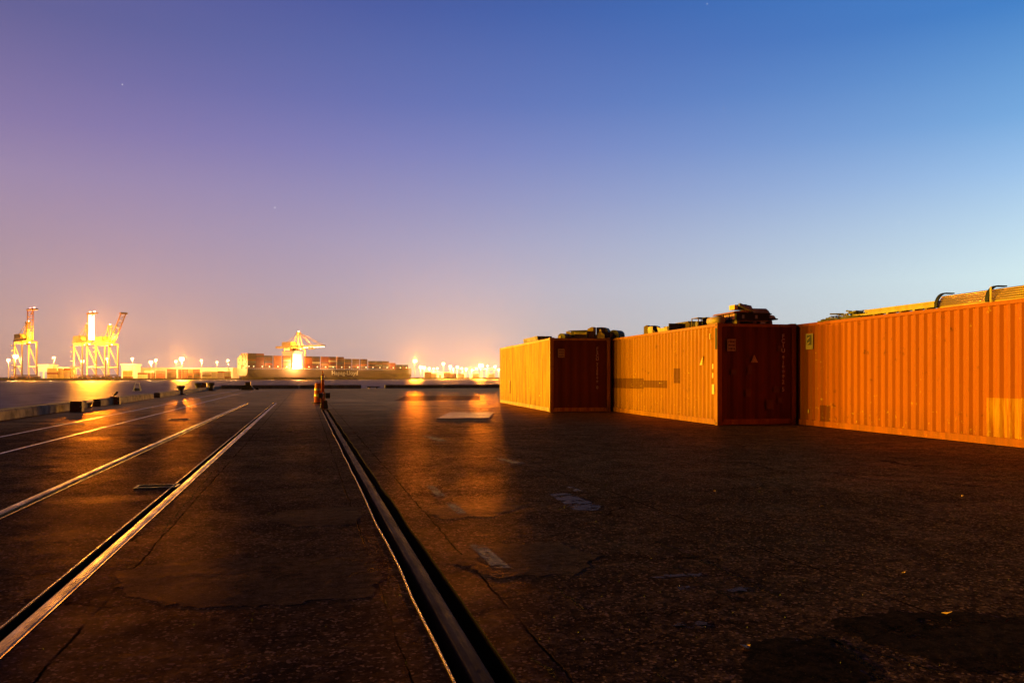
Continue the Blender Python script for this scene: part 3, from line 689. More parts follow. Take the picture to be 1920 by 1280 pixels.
def container(cx, cy, alpha, mt, label):
    r = empty('shipping_container', W(cx, cy, 0), alpha-TH, label, 'shipping container', 'shipping containers on the pier')
    z0, z1 = .17, CH-.10
    wall_y(.022, .16, CL-.16, z0, z1, -1).build('side_wall', mt, r)
    wall_y(CWd-.022, .16, CL-.16, z0, z1, 1).build('side_wall', mt, r)
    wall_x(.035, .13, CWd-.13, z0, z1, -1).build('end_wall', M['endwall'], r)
    wall_x(CL-.035, .13, CWd-.13, z0, z1, 1).build('end_wall', mt, r)
    rf = MB(); rf.box(.06, CWd-.06, .06, CL-.06, CH-.045, CH-.03); rf.build('roof', mt, r)
    MB().box(0, .07, .181, CL-.181, .012, z0).build('bottom_rail', mt, r, bevel=.004); MB().box(CWd-.07, CWd, .181, CL-.181, .012, z0).build('bottom_rail', mt, r)
    MB().box(.181, CWd-.181, .004, .07, .02, z0).build('bottom_rail', mt, r, bevel=.004)
    MB().box(.004, .066, .181, CL-.181, z1, CH-.018).build('top_rail', mt, r, bevel=.006); MB().box(CWd-.066, CWd-.004, .181, CL-.181, z1, CH-.018).build('top_rail', mt, r)
    MB().box(.181, CWd-.181, .006, .068, z1, CH-.018).build('top_rail', mt, r, bevel=.006); MB().box(.181, CWd-.181, CL-.068, CL-.006, z1, CH-.018).build('top_rail', mt, r)
    fl = MB(); fl.box(.07, CWd-.07, .07, CL-.07, .12, .165); fl.build('floor', M['darksteel'], r)
    for x in (0, CWd-.15):
        for y in (0, CL-.155):
            MB().box(x+.004, x+.146, y+.004, y+.151, .119, CH-.119).build('corner_post', mt, r, bevel=.008)
            for z in (0, CH-.118):
                q = MB(); q.box(x if x == 0 else x-.028, x+.178 if x == 0 else x+.15, y if y == 0 else y-.023, y+.178 if y == 0 else y+.155, z, z+.118)
                cc = q.build('corner_casting', mt, r, bevel=.008)
                h = MB(); h.box((-.003 if x == 0 else CWd-.002), (.002 if x == 0 else CWd+.003), y+.05, y+.11, z+.03, z+.09); h.build('casting_hole', M['black'], cc)
    return r
def vtext(s, x, y, z, size, parent, m, name='marking'):
    # one letter above the next down the end wall
    me_all = MB(); zz = z
    for ch in s:
        if ch != ' ':
            cu = bpy.data.curves.new('t', 'FONT'); cu.body = ch; cu.size = size; cu.align_x = 'CENTER'; cu.offset = .004
            ob = bpy.data.objects.new('t', cu); col.objects.link(ob); bpy.context.view_layer.update()
            me = bpy.data.meshes.new_from_object(ob.evaluated_get(bpy.context.evaluated_depsgraph_get()))
            i = len(me_all.v); me_all.v += [(x+v.co.x, y, zz+v.co.y) for v in me.vertices]; me_all.f += [tuple(i+k for k in p_.vertices) for p_ in me.polygons]
            bpy.data.objects.remove(ob); bpy.data.meshes.remove(me)
            zz -= size*.83
        else: zz -= size*.45
    return me_all.build(name, m, parent)
M['ctext'] = mat('faded_white_lettering', (.80,.60,.48), .6, base2=(.50,.34,.26), vscale=20)
M['placard'] = mat('yellowed_placard', (.62,.44,.18), .6, base2=(.36,.24,.09), vscale=26)
M['hazard'] = mat('yellow_tick', (.50,.32,.05), .6)
al1, al2, al3 = math.atan((960-682)/F), math.atan((960-655)/F), R(11.2)
K1, K2, K3 = (1.47, 32.5, al1), (5.79, 23.62, al2), (9.80+.198*2.54, 13.50, al3)
def solve_l(K, u, w):                   # distance along a container at which photo column u falls
    lo, hi = -1.0, 14.0; cx, cy, a = K
    for _ in range(50):
        m_ = (lo+hi)/2; x = cx+w*math.cos(a)-m_*math.sin(a); y = cy+w*math.sin(a)+m_*math.cos(a)
        if 960+F*x/y > u: lo = m_
        else: hi = m_
    return lo
def SP_(K, u0, u1, z0, z1): return (solve_l(K, u1, 0), solve_l(K, u0, 0), z0, z1)
m1 = cont_paint('container_paint_left', (.62,.36,.006,1), (.44,.150,.004,1), (.92,.66,.04,1), flake=1.35, seed=3.0, sk=.85)  # stronger light on this container is put into its yellower paint
m2 = cont_paint('container_paint_middle', (.47,.168,.006,1), (.36,.100,.005,1), (.74,.46,.04,1), patches=[SP_(K2,1146,1204,.94,1.32), SP_(K2,1204,1248,1.0,1.25), SP_(K2,1261,1273.5,1.17,1.64)], flake=1.0, seed=11.0, sk=.55)
m3 = cont_paint('container_paint_right', (.42,.098,.004,1), (.37,.080,.003,1), (.72,.42,.03,1), patches=[SP_(K3,1536,1553,.16,.60)], lightpatches=[(1.2, solve_l(K3,1848,0), .17, .95)], flake=.6, seed=23.0)
ct1 = container(*K1, m1, 'leftmost container, brightest yellow flaking paint on its long side')
ct2 = container(*K2, m2, 'middle container with dark painted over bars on its orange side')
ct3 = container(*K3, m3, 'right hand container, plain ribbed orange side with tubes piled on top')
vtext('FSCU 715888 0', 1.90, -.004, 2.42, .165, ct1, M['ctext'])
vtext('FCIU 818882 5', 2.02, -.004, 2.48, .165, ct2, M['ctext'])
def placard(parent, x0, x1, z0, z1, y=-.004, m='placard', name='placard', lines=3):
    q = MB().box(x0, x1, y-.004, y, z0, z1).build(name, M[m], parent)
    l = MB(); n = lines
    for k in range(n):
        zz = z1-(k+.7)*(z1-z0)/(n+.4); 
        x = x0+(x1-x0)*.14
        while x < x1-(x1-x0)*.16:
            w = (x1-x0)*random.uniform(.07, .13); l.box(x, min(x+w, x1-.02), y-.0065, y-.0045, zz-.03, zz+.022); x += w+.018
    l.build('print', M['darksteel'], q)
placard(ct1, .32, .58, 2.12, 2.46); placard(ct2, .30, .56, 2.10, 2.44)
def tri_x(parent, x, z, s_, y=-.004):
    b = MB(); b.prism([(x-s_/2, z), (x+s_/2, z), (x-s_*.05, z+s_)], y-.004, y); b.build('warning_triangle', M['placard'], parent)
tri_x(ct2, 1.13, 1.78, .22)
b = MB(); b.v = [(-.002, 1.02, 1.72), (-.002, 1.22, 1.72), (-.002, .98, 1.98), (.018, 1.02, 1.72), (.018, 1.22, 1.72), (.018, .98, 1.98)]; b.f = [(0,1,2), (5,4,3), (0,3,4,1), (1,4,5,2), (2,5,3,0)]
M['triwhite'] = mat('white_triangle_paint', (.74,.54,.24), .5); b.build('warning_triangle', M['triwhite'], ct2)
for k, (ct, h0) in enumerate(((ct1, 0), (ct2, 0))):
    for xb in (.35, 1.85):
        l = MB()
        for i in range(4): xx = xb+i*.085; l.poly([(xx, .002, CH-.085), (xx+.03, .002, CH-.085), (xx+.06, .002, CH-.035), (xx+.03, .002, CH-.035)])
        l.build('hazard_ticks', M['hazard'], ct)
# painted-out dark squares on the middle container's end wall
M['darkblot'] = mat('dark_overpaint', (.16,.034,.006), .6, var=.3, vscale=5)
for (x0, x1, z0, z1) in ((.42,.58,1.42,1.58),(.92,1.06,1.44,1.70),(1.86,1.98,2.10,2.26),(1.72,1.92,.92,1.10),(.86,1.02,.80,1.02),(1.50,1.72,.45,.72),(1.86,2.0,.62,.78)):
    MB().box(x0, x1, -.001, .002, z0, z1).build('overpaint', M['darkblot'], ct2)
# dark corner post panel and label strips of the middle container
MB().box(-.006, -.001, .02, .13, 2.15, 2.75).build('post_plate', M['black'], ct2)
for (z0, z1) in ((1.60, 1.74), (1.34, 1.48)): MB().box(-.001, .003, .26, .34, z0, z1).build('label_strip', M['triwhite'], ct2)
q = MB().box(-.001, .003, .20, .36, .88, 1.16).build('label_strip', M['triwhite'], ct2)
MB().box(.0, .02, .47, .52, 2.45, 2.62).build('vent_cover', M['triwhite'], ct2); MB().box(.0, .02, 10.9, 10.95, 2.35, 2.5).build('vent_cover', m1, ct1)
# the left container's open latch near its far end
q = MB(); q.box(-.02, .01, 9.0, 9.2, 1.12, 1.17); q.box(-.02, .01, 8.93, 8.98, .55, 1.17); q.build('broken_bracket', M['redbox'], ct1)
# sticker on the right container
def stick(parent, y0, y1, z0, z1):
    s_ = MB().box(-.004, -.001, y0, y1, z0, z1).build('sticker', M['halo_label'], parent)
    MB().box(-.006, -.0045, y0+.07, y1-.05, z0+.12, z1-.04).build('sticker_panel', M['stickblue'], s_)
    l = MB()
    for zz in (z1-.15, z1-.29):
        l.v += [(-.0078, y1-.09, zz-.04), (-.0078, y1-.09, zz+.03), (-.0078, y0+.12, zz+.07), (-.0078, y0+.24, zz-.0)]; i = len(l.v)-4; l.f.append((i, i+1, i+2, i+3))
    l.build('sticker_wing', M['triwhite'], s_)
M['stickblue'] = mat('sticker_blue', (.12,.10,.20), .5)
stick(ct3, solve_l(K3, 1524.5, 0), solve_l(K3, 1511, 0), 2.14, 2.58)
MB().box(-.003, .0, solve_l(K3, 1517, 0), solve_l(K3, 1515, 0), .36, .46).build('label_strip', M['triwhite'], ct3)

# ------------------------------------------------------------------ cargo on the container roofs
def ctop(K, w, l, h=0.0):
    cx, cy, a = K; return W(cx+w*math.cos(a)-l*math.sin(a), cy+w*math.sin(a)+l*math.cos(a), CH+h)
def solve_l(K, u, w):
    lo, hi = -1.0, 14.0; cx, cy, a = K
    for _ in range(50):
        m_ = (lo+hi)/2; x = cx+w*math.cos(a)-m_*math.sin(a); y = cy+w*math.sin(a)+m_*math.cos(a)
        if 960+F*x/y > u: lo = m_
        else: hi = m_
    return lo
def on(K, u, w, name, label, cat, dh=0.0, rz=0.0, group=None, l=None):
    l = solve_l(K, u, w) if l is None else l
    return empty(name, ctop(K, w, l, dh-.028), K[2]-TH+rz, label, cat, group)
GC = 'scrap metal bins and crates piled on the container roofs'
def turn(r, a=-46):
    for ch in r.children: ch.rotation_euler = (0, 0, R(a))
def bin_(r, w, d, h, m='galv', th=.02, scoop=True, md='galvdark'):       # open sheet bin lying on its side, mouth to the left and front
    MB().box(0, w, 0, d, 0, th).build('base', M[m], r); MB().box(0, w, d-th, d, th+.001, h).build('back_panel', M[md], r)
    MB().box(w-th, w, 0, d-th-.001, th+.001, h*.86).build('side_panel', M[md], r)
    MB().box(0, w, d*.55, d-th-.001, h-th, h+.002).build('lid', M[md], r)
    if scoop:
        pts = [(w*.42, th+.002), (w*.95, th+.002), (w*.98, h*.78), (w*.85, h*.62), (w*.66, h*.56), (w*.5, h*.64), (w*.38, h*.8)]
        MB().prism(pts, d*.12, d*.12+th).build('curved_panel', M[m], r)
        MB().prism([(0, th+.002), (w*.2, th+.002), (w*.22, h*.7), (w*.16, h*.86), (0, h*.9)], d*.2, d*.2+th).build('curved_panel', M[m], r)
def gable(r, w, d, h, m='galv', md='galvdark'):
    MB().prism([(0, 0), (w*.28, 0), (w*.28, h), (w*.2, h), (0, h*.85)], 0, d*.5).build('wing', M[m], r)
    MB().prism([(w*.3, 0), (w, 0), (w*.98, h*.38), (w*.78, h*.92), (w*.62, h), (w*.3, h)], d*.5, d).build('hood', M[md], r)
    MB().prism([(w*.42, .001), (w*.84, .001), (w*.84, h*.34), (w*.70, h*.5), (w*.66, h*.80), (w*.60, h*.80), (w*.56, h*.5), (w*.42, h*.34)], 0, .03).build('gable_panel', M[m], r)
def tub(r, w, d, h, m='galvdark', mf='galv'):
    n = 10; pts = [(w/2-w/2*math.cos(math.pi*k/n), h*.35+h*.65*math.sin(math.pi*k/n)) for k in range(n+1)]
    MB().prism([(0, 0), (w, 0)] + list(reversed(pts)), 0, d).build('shell', M[m], r)
    MB().prism([(w*.08, .01), (w*.45, .01), (w*.45, h*.6), (w*.08, h*.5)], -.02, -.001).build('flap', M[mf], r)
# left container
r = on(K1, 962, .12, 'plank', 'short plank overhanging the far left edge of the leftmost container', 'plank'); MB().box(0, .16, 0, 2.2, 0, .05).build('board', M['wood'], r)
r = on(K1, 1009, .30, 'scrap_trough', 'long shallow sheet metal trough farthest left on the leftmost container', 'trough', group=GC)
MB().prism([(0, 0), (.55, 0), (.62, .26), (-.05, .26)], 0, 3.2).build('body', M['galvdark'], r); MB().box(.1, .2, -.03, -.001, .03, .22).build('tab', M['galv'], r)
r = on(K1, 1045, .42, 'scrap_bin', 'low flat bin left of the small arched tub on the leftmost container', 'bin', group=GC); bin_(r, .46, 1.3, .20, scoop=False); turn(r, -20)
r = on(K1, 1046, .42, 'scrap_tub', 'small arched tub in the row on the leftmost container', 'tub', group=GC, l=.45); tub(r, .34, .5, .21); turn(r)
r = on(K1, 0, .78, 'scrap_bin', 'open bin with a curved yellow panel, middle of the leftmost container roof', 'bin', group=GC, l=.75); bin_(r, .95, .6, .36); turn(r, -38)
r = on(K1, 0, 1.62, 'vent_hood', 'gabled sheet metal hood, tallest piece on the leftmost container', 'hood', group=GC, l=.42); gable(r, .86, .6, .47); turn(r, -38)
r = on(K1, 0, 2.42, 'scrap_tub', 'rounded tub rightmost on the leftmost container, by the plank end', 'tub', dh=.05, group=GC, l=.22); tub(r, .46, .5, .30); turn(r)
r = on(K1, 0, 1.30, 'plywood_sheet', 'dark plywood sheet under the hood, jutting out over the right edge', 'plywood', l=.18); MB().box(0, 1.65, 0, 1.5, -.001, .012).build('sheet', M['darksteel'], r)
for ob in list(r.children): ob.rotation_euler = (0, R(-1.2), 0)
# middle container
r = on(K2, 1207, .12, 'vent_hood', 'small pointed hood farthest left on the middle container', 'hood', group=GC); gable(r, .5, .6, .34); turn(r, -40)
r = on(K2, 1216, .10, 'scrap_bin', 'long bin with a torn yellow panel, left part of the middle container roof', 'bin', group=GC)
r.location = ctop(K2, .12, solve_l(K2, 1254, .12), -.028)
MB().box(.0, .62, 0, .02, 0, .26).build('side_panel', M['galvdark'], r); MB().box(.60, .62, .021, 2.0, 0, .27).build('back_panel', M['galvdark'], r); MB().box(0, .6, .021, 2.0, 0, .02).build('base', M['galv'], r)
MB().v; q = MB(); 
q.v = [(.02, .15, .0), (.02, 1.0, .0), (.02, 1.15, .21), (.02, .85, .15), (.02, .5, .14), (.02, .2, .17), (.04, .15, .0), (.04, 1.0, .0), (.04, 1.15, .21), (.04, .85, .15), (.04, .5, .14), (.04, .2, .17)]
q.f = [(0,1,2,3,4,5), (11,10,9,8,7,6)] + [(k, (k+1) % 6, 6+(k+1) % 6, 6+k) for k in range(6)]; q.build('curved_panel', M['galv'], r)
MB().box(0, .02, 1.5, 1.98, .021, .25).build('curved_panel', M['galv'], r)
r = on(K2, 1283, .14, 'scrap_bin', 'grey bin behind the roof edge, just left of the tall dark box', 'bin', group=GC); bin_(r, .6, .9, .26, scoop=True); turn(r, -35)
r = on(K2, 1291, .75, 'steel_chest', 'flat dark chest standing highest behind the middle of the roof clutter', 'chest', group=GC); MB().box(0, .6, 0, 1.1, 0, .30).build('body', M['galvdark'], r, bevel=.01); MB().box(-.02, .62, -.02, 1.12, .302, .33).build('lid', M['darksteel'], r)
r = on(K2, 1296, .12, 'scrap_tub', 'small pale tub beside the wire frame on the middle container', 'tub', group=GC); tub(r, .30, .3, .18, m='chrome'); turn(r, -30)
r = on(K2, 1309, .10, 'wire_frame', 'open rectangular frame standing on the middle container, sky showing through', 'frame')
q = MB(); 
for (x, y) in ((0, 0), (0, .48), (.3, 0), (.3, .48)): q.box(x, x+.025, y, y+.025, 0, .27)
q.box(0, .325, 0, .505, .271, .29); q.build('frame', M['wood'], r); MB().tube((.05, .25, .1), (.27, .25, .1), .09, .09, 14).build('hoop', M['galvdark'], r)
r = on(K2, 1331, .18, 'steel_cabinet', 'black box with a yellow lit open side, left of the pale roll', 'cabinet'); bin_(r, .42, .55, .27, md='black')
r = on(K2, 1352, .28, 'rolled_mattress', 'pale pinkish roll lying behind the near corner of the middle container', 'roll')
M['pinkroll'] = mat('pale_plastic_roll', (.55,.36,.28), .5, var=.3, vscale=6)
MB().tube((0, 0, .13), (0, .75, .14), .13, .12, 16).build('roll', M['pinkroll'], r, smooth=True); MB().box(-.12, .10, .05, .6, 0, .03).build('base', M['wood'], r)
# pile of trays at the near end
r = on(K2, 0, .62, 'pallet', 'dark pallet carrying the pile of trays at the near end', 'pallet', l=.06)
q = MB()
for k in range(5): q.box(.0, 1.10, .02+k*.25, .17+k*.25, .09, .115)
for x in (.0, .5, 1.0): q.box(x, x+.1, .0, 1.2, .0, .088)
q.build('boards', M['wood'], r); MB().box(.72, .88, -.006, -.001, .02, .07).build('label', M['lampwhite'] if 'lampwhite' in M else M['white'], r)
r = on(K2, 0, .62, 'slatted_crate', 'big dark ribbed crate at the bottom of the tray pile', 'crate', dh=.117, l=.10)
MB().box(0, 1.0, 0, 1.15, 0, .20).build('body', M['black'], r, bevel=.01)
q = MB()
for k in range(3): q.box(-.02, -.001, .06+k*.37, .06+k*.37+.30, .03, .19)
q.build('side_panel', M['redbox'], r)
q = MB()
for x in (.18, .58): q.box(x, x+.07, -.012, -.001, .05, .15)
q.build('catch', M['chrome'], r)
M['peach'] = mat('faded_orange_fibreglass', (.60,.25,.13), .5, var=.3, vscale=6)
r = on(K2, 0, .56, 'tray_lid', 'sloping faded orange lid on the left of the tray pile', 'lid', dh=.319, l=.05); MB().hexa([(-.06, 0, 0), (.5, 0, .03), (.5, 1.4, .03), (-.06, 1.4, 0), (.0, 0, .05), (.5, 0, .10), (.5, 1.4, .10), (.0, 1.4, .05)]).build('shell', M['peach'], r, bevel=.01)
r = on(K2, 0, .66, 'metal_case', 'pale metal case tipped forward near the top of the tray pile', 'case', dh=.33, l=-.02)
o = MB().box(0, .46, 0, .12, 0, .085).build('body', M['chrome'], r, bevel=.012); o.rotation_euler = (0, R(22), 0); o.location = (.0, 0, .19)
M['yellowbox'] = mat('yellow_plastic', (.85,.52,.06), .5, var=.2, vscale=6)
r = on(K2, 0, .56, 'tool_box', 'black topped yellow sided box crowning the tray pile', 'box', dh=.425, l=.12); MB().prism([(.12, 0), (.38, 0), (.40, .15), (.18, .15)], .0, .35).build('body', M['black'], r, bevel=.01)
MB().box(.02, .118, .0, .34, .0, .13).build('side_panel', M['yellowbox'], r)
r = on(K2, 0, .96, 'plastic_tray', 'pale translucent tray just right of the topmost box of the pile', 'tray', dh=.425, l=.16); MB().prism([(0, 0), (.22, 0), (.16, .12), (.02, .14)], 0, .4).build('shell', M['chrome'], r, bevel=.01)
r = on(K2, 0, 1.10, 'plastic_tray', 'wide dark tray with a pale side, upper right of the pile', 'tray', dh=.319, l=.04); MB().prism([(0, 0), (.55, 0), (.50, .07), (.42, .135), (0, .135)], 0, 1.0).build('shell', M['chrome'], r, bevel=.01); MB().box(-.02, .58, -.02, 1.0, -.03, -.001).build('rim', M['black'], r)
r = on(K2, 0, 1.63, 'plastic_tray', 'smallest tray, low on the right end of the pile', 'tray', dh=.16, l=.08); MB().prism([(0, .02), (.22, .02), (.16, .10), (0, .13)], 0, .8).build('shell', M['chrome'], r, bevel=.01); MB().box(-.0, .26, -.02, .8, -.02, .018).build('rim', M['black'], r)
# right container
rr = random.Random(3); r = on(K3, 1623, .05, 'scrap_heap', 'low dark heap of twisted scrap at the far end of the right container', 'scrap heap'); q = MB()
l0 = solve_l(K3, 1623, .05); l1 = solve_l(K3, 1534, .05)
for k in range(170):
    L = l1-l0; yy_ = rr.uniform(0, L); top = .06+.17*math.sin(math.pi*min(1, yy_/L*.9+.1))
    a = Vector((rr.uniform(.0, .7), yy_, rr.uniform(.01, top))); b_ = a+Vector((rr.uniform(-.2, .2), rr.uniform(-.4, .4), rr.uniform(-.04, .04)))
    b_.z = max(.01, b_.z); b_.y = min(L, max(0, b_.y)); q.beam(a, b_, rr.uniform(.02, .06), rr.uniform(.01, .04))
q.build('bars', M['darksteel'], r); MB().box(.05, .7, .1, (l1-l0)*.98, 0, .08).build('bed', M['darksteel'], r)
GP = 'timber planks on the right container'
for k, (ua, ub, w, h, lb) in enumerate(((1754,1597,.04,.045,'lowest and longest pale plank, reaching farthest back'), (1753,1622,.10,.095,'middle pale plank of the stacked planks'), (1753,1620,.16,.15,'top pale plank of the stacked planks'))):
    r = on(K3, ua, w, 'timber_plank', lb+' on the right container', 'plank', dh=h, group=GP); L = solve_l(K3, ub, w)-solve_l(K3, ua, w); MB().box(0, .22, 0, L, 0, .045).build('board', M['yelwood'], r, bevel=.004)
for k, uu in enumerate((1640, 1665, 1690, 1715, 1738)):
    r = on(K3, uu, .03, 'wood_block', f'small wood block under the planks, number {k+1} counted from their far end', 'block', group='blocks under the planks'); MB().box(0, .3, 0, .08, 0, .042).build('block', M['yelwood'] if k % 2 else M['wood'], r)
l0 = solve_l(K3, 1757, .05); r = on(K3, 1757, .05, 'tube_bundle', 'thick bundle of long bronze tubes strapped down on the right container', 'tube bundle')
r.location = ctop(K3, .05, .4, -.028); LT = l0-.4
rows = 6; n_t = 0
for k in range(rows):
    zz = .025+k*.047; x00 = .0 if k < 2 else (.012*(k-1)**1.5)
    for j in range(7 if k < 5 else 6):
        x = .03+x00+j*.05
        o = MB().tube((x, 0, zz), (x, LT, zz), .0232, .0232, 8).build('tube', M['yelwood'] if k == 0 else M['pipe'], r, smooth=True)
for kk, (uu, wd) in enumerate(((1757, .05), (1853, .05))):
    ls = solve_l(K3, uu, .05)-.4
    q = MB(); n = 10; prev = None
    for k in range(n+1):
        t_ = k/n*math.pi/2; pt = (.20-.225*math.cos(t_), .02+.31*math.sin(t_))
        if prev: q.hexa([(prev[0]-.0, ls-.05, prev[1]), (pt[0], ls-.05, pt[1]), (pt[0], ls+.05, pt[1]), (prev[0], ls+.05, prev[1]), (prev[0]-.02, ls-.05, prev[1]+.02), (pt[0]-.01, ls-.05, pt[1]+.03), (pt[0]-.01, ls+.05, pt[1]+.03), (prev[0]-.02, ls+.05, prev[1]+.02)])
        prev = pt
    q.box(.19, .40, ls-.05, ls+.05, .335, .36); q.build('strap', M['black'], r)
    if kk: MB().box(-.045, -.03, ls-.14, ls-.09, .0, .32).build('stake', M['yelwood'], r)

# ------------------------------------------------------------------ far terminal: cranes
def crane(pos, label, boom_ang, boomL, s_, glowI, tip=False, bar=None, name='quay_crane'):
    r = empty(name, pos, QROT, label, 'quay crane', 'ship to shore cranes on the far quay'); r.scale = (1, 1, 1)
    g, hw, zg, za = 32*s_, 8*s_, 45*s_, 67*s_
    for x in (-hw, hw):
        for y in (0, g):
            MB().beam((x, y, 3), (x, y, zg), 1.3*s_, 1.7*s_).build('leg', M['crane'], r)
            q = MB(); q.box(x-4.2, x+4.2, y-.8, y+.8, 1.6, 2.8)
            for k in (-3.4, -1.6, 1.6, 3.4): q.box(x+k-.7, x+k+.7, y-.6, y+.6, .0, 1.5)
            q.build('bogie', M['cranedk'], r)
    for y in (0, g):
        MB().box(-hw+.1, hw-.1, y-.9, y+.9, 3.2, 4.6).build('sill_beam', M['cranedk'], r)
        MB().beam((-hw, y, zg*.98), (hw, y, zg*.98), 1.6, 2.2).build('cross_beam', M['crane'], r)
    for x in (-hw, hw):
        MB().beam((x, 1, zg*.33), (x, g-1, zg*.33), 1.1, 1.5).build('portal_beam', M['crane'], r)
        MB().beam((x, 1, zg*.36), (x, g-1, zg*.93), .75).build('brace', M['crane'], r)
        MB().beam((x, g*.5, zg*.33), (x, 1, zg*.12), .6).build('brace', M['crane'], r); 
    for x in (-3.2*s_, 3.2*s_):
        MB().box(x-.7, x+.7, -2, g+(34 if boom_ang == 0 else 20)*s_, zg+1, zg+4).build('girder', M['crane'], r)
        MB().beam((x, 0, zg+3), (x*.5, 5*s_, za), .85).build('apex_leg', M['crane'], r)
        MB().beam((x, g*.55, zg+3), (x*.5, 5*s_, za), .7).build('apex_leg', M['crane'], r)
        MB().beam((x, g+14*s_, zg+4), (x*.5, 6*s_, za), .4).build('back_stay', M['crane'], r)
    MB().box(-2.6*s_, 2.6*s_, 3*s_, 8*s_, za-.2, za+2).build('apex_platform', M['crane'], r)
    MB().box(-5*s_, 5*s_, g*.62, g+13*s_, zg+4.2, zg+10*s_).build('machinery_house', M['crane'], r)
    MB().box(-1.8, 1.8, 3, 8, zg-3.6, zg-.4).build('cab', M['crane'], r)
    stair = MB()
    for k in range(7): stair.box(-hw-3.2, -hw-1, g+1-.8*(k % 2), g+3.4-.8*(k % 2), 4+k*zg/7.5, 5+k*zg/7.5)
    stair.build('stair_tower', M['crane'], r)
    ca, sa = math.cos(boom_ang), math.sin(boom_ang); by, bz = -3.0, zg+2.5
    tipp = (by-boomL*ca, bz+boomL*sa)
    for x in (-3.0*s_, 3.0*s_): MB().beam((x, by, bz), (x, tipp[0], tipp[1]), .8, 1.7).build('boom', M['craneor'] if tip or boom_ang > .2 else M['crane'], r)
    q = MB(); n = 9
    for k in range(n+1):
        w = k/n; y = by-boomL*ca*w; z = bz+boomL*sa*w; q.beam((-3*s_, y, z), (3*s_, y, z), .6)
        if k < n:
            w2 = (k+1)/n; q.beam((-3*s_ if k % 2 else 3*s_, y, z), (3*s_ if k % 2 else -3*s_, by-boomL*ca*w2, bz+boomL*sa*w2), .4)
    q.build('boom_lacing', M['crane'], r)
    if boom_ang < .2:
        for f_ in (.45, .92):
            for x in (-2*s_, 2*s_): MB().beam((x*.6, 4*s_, za+1), (x*1.4, by-boomL*f_, bz+1), .55).build('fore_stay', M['crane'], r)
        MB().box(-3.4, 3.4, by-boomL*.55, by-boomL*.40, bz-5, bz-2.2).build('trolley', M['crane'], r)
        l = MB()
        for f_ in (.15, .3, .45, .6, .75, .9, .99): l.box(-1.5, 1.5, by-boomL*f_-1, by-boomL*f_+1, bz-2.6, bz-1.6)
        l.build('lamp', M['lampw'], r)
    else:
        q = MB(); a_ = (0, tipp[0], tipp[1])
        if tip: q.box(-3.6, 3.6, tipp[0]-17, tipp[0]+3, tipp[1], tipp[1]+1.6); q.beam((0, tipp[0]-12, tipp[1]+.5), (0, tipp[0]-2, tipp[1]-5), .7)
        else: q.box(-4, 4, tipp[0]-2.5, tipp[0]+2.5, tipp[1]-.8, tipp[1]+1.2)
        q.build('boom_tip', M['craneor'], r)
        MB().beam((0, 5*s_, za), (0, by-boomL*ca*.55, bz+boomL*sa*.55), .5).build('fore_stay', M['crane'], r)
    l = MB(); l.box(-1, 1, -1.2, -.2, zg-2, zg-.8).box(-1, 1, g+.2, g+1.4, zg-2, zg-.8).box(-1.2, 1.2, g*.5-.6, g*.5+.6, zg-1.8, zg-.6).box(-.9, .9, 4*s_, 5.5*s_, za+2.2, za+3.6)
    l.build('lamp', M['lampw'], r)
    if tip:
        l = MB(); l.box(-.9, .9, tipp[0]-16, tipp[0]-14, tipp[1]+1.7, tipp[1]+3.2).box(-.9, .9, tipp[0]-1, tipp[0]+1, tipp[1]+1.7, tipp[1]+3.2); l.build('beacon', M['redlamp'] if not bar else M['lampw'], r)
    if bar:
        MB().box(-3.4, 3.4, tipp[0]-3.4-1.5, tipp[0]-2.4-1.5, bz+1.5, tipp[1]-1).build('floodlight', M['lampbar'], r)  # glare of the floodlit boom, put in as a glowing panel
    for (x, y, z, k) in ((0, g*.5, zg-3, 1.0), (0, -12, zg+6, .8), (0, g+25, zg*.6, .7)):
        d = bpy.data.lights.new('lamp_light', 'POINT'); o = bpy.data.objects.new('lamp_light', d); col.objects.link(o); o.parent = r; o.location = (x, y, z)
        d.energy = 4*math.pi*glowI*k; d.color = SOF; d.shadow_soft_size = 1.5
    return r
M['lampbar'] = mat('floodlit_panel', (1,.9,.7), .5, emit=(1.0,.78,.45), estr=2.6)
p, _ = quay_at(55, 3); crane(p, 'leftmost quay crane, boom raised upright with red beacons on top', R(88), 34, .98, 0.8e4, tip=True)
p, _ = quay_at(167, 3); c2r = crane(p, 'quay crane with a dazzling white floodlit upright boom', R(88), 33, .98, 1.6e4, tip=True, bar=True)
p, _ = quay_at(209, 3); crane(p, 'third quay crane, orange boom raised at a slant to the right', R(42), 50, .98, 0.8e4)
p, _ = quay_at(563, 3); crane(p, 'quay crane over the container ship with its boom lowered', 0.0, 60, 1.0, 2.4e4)

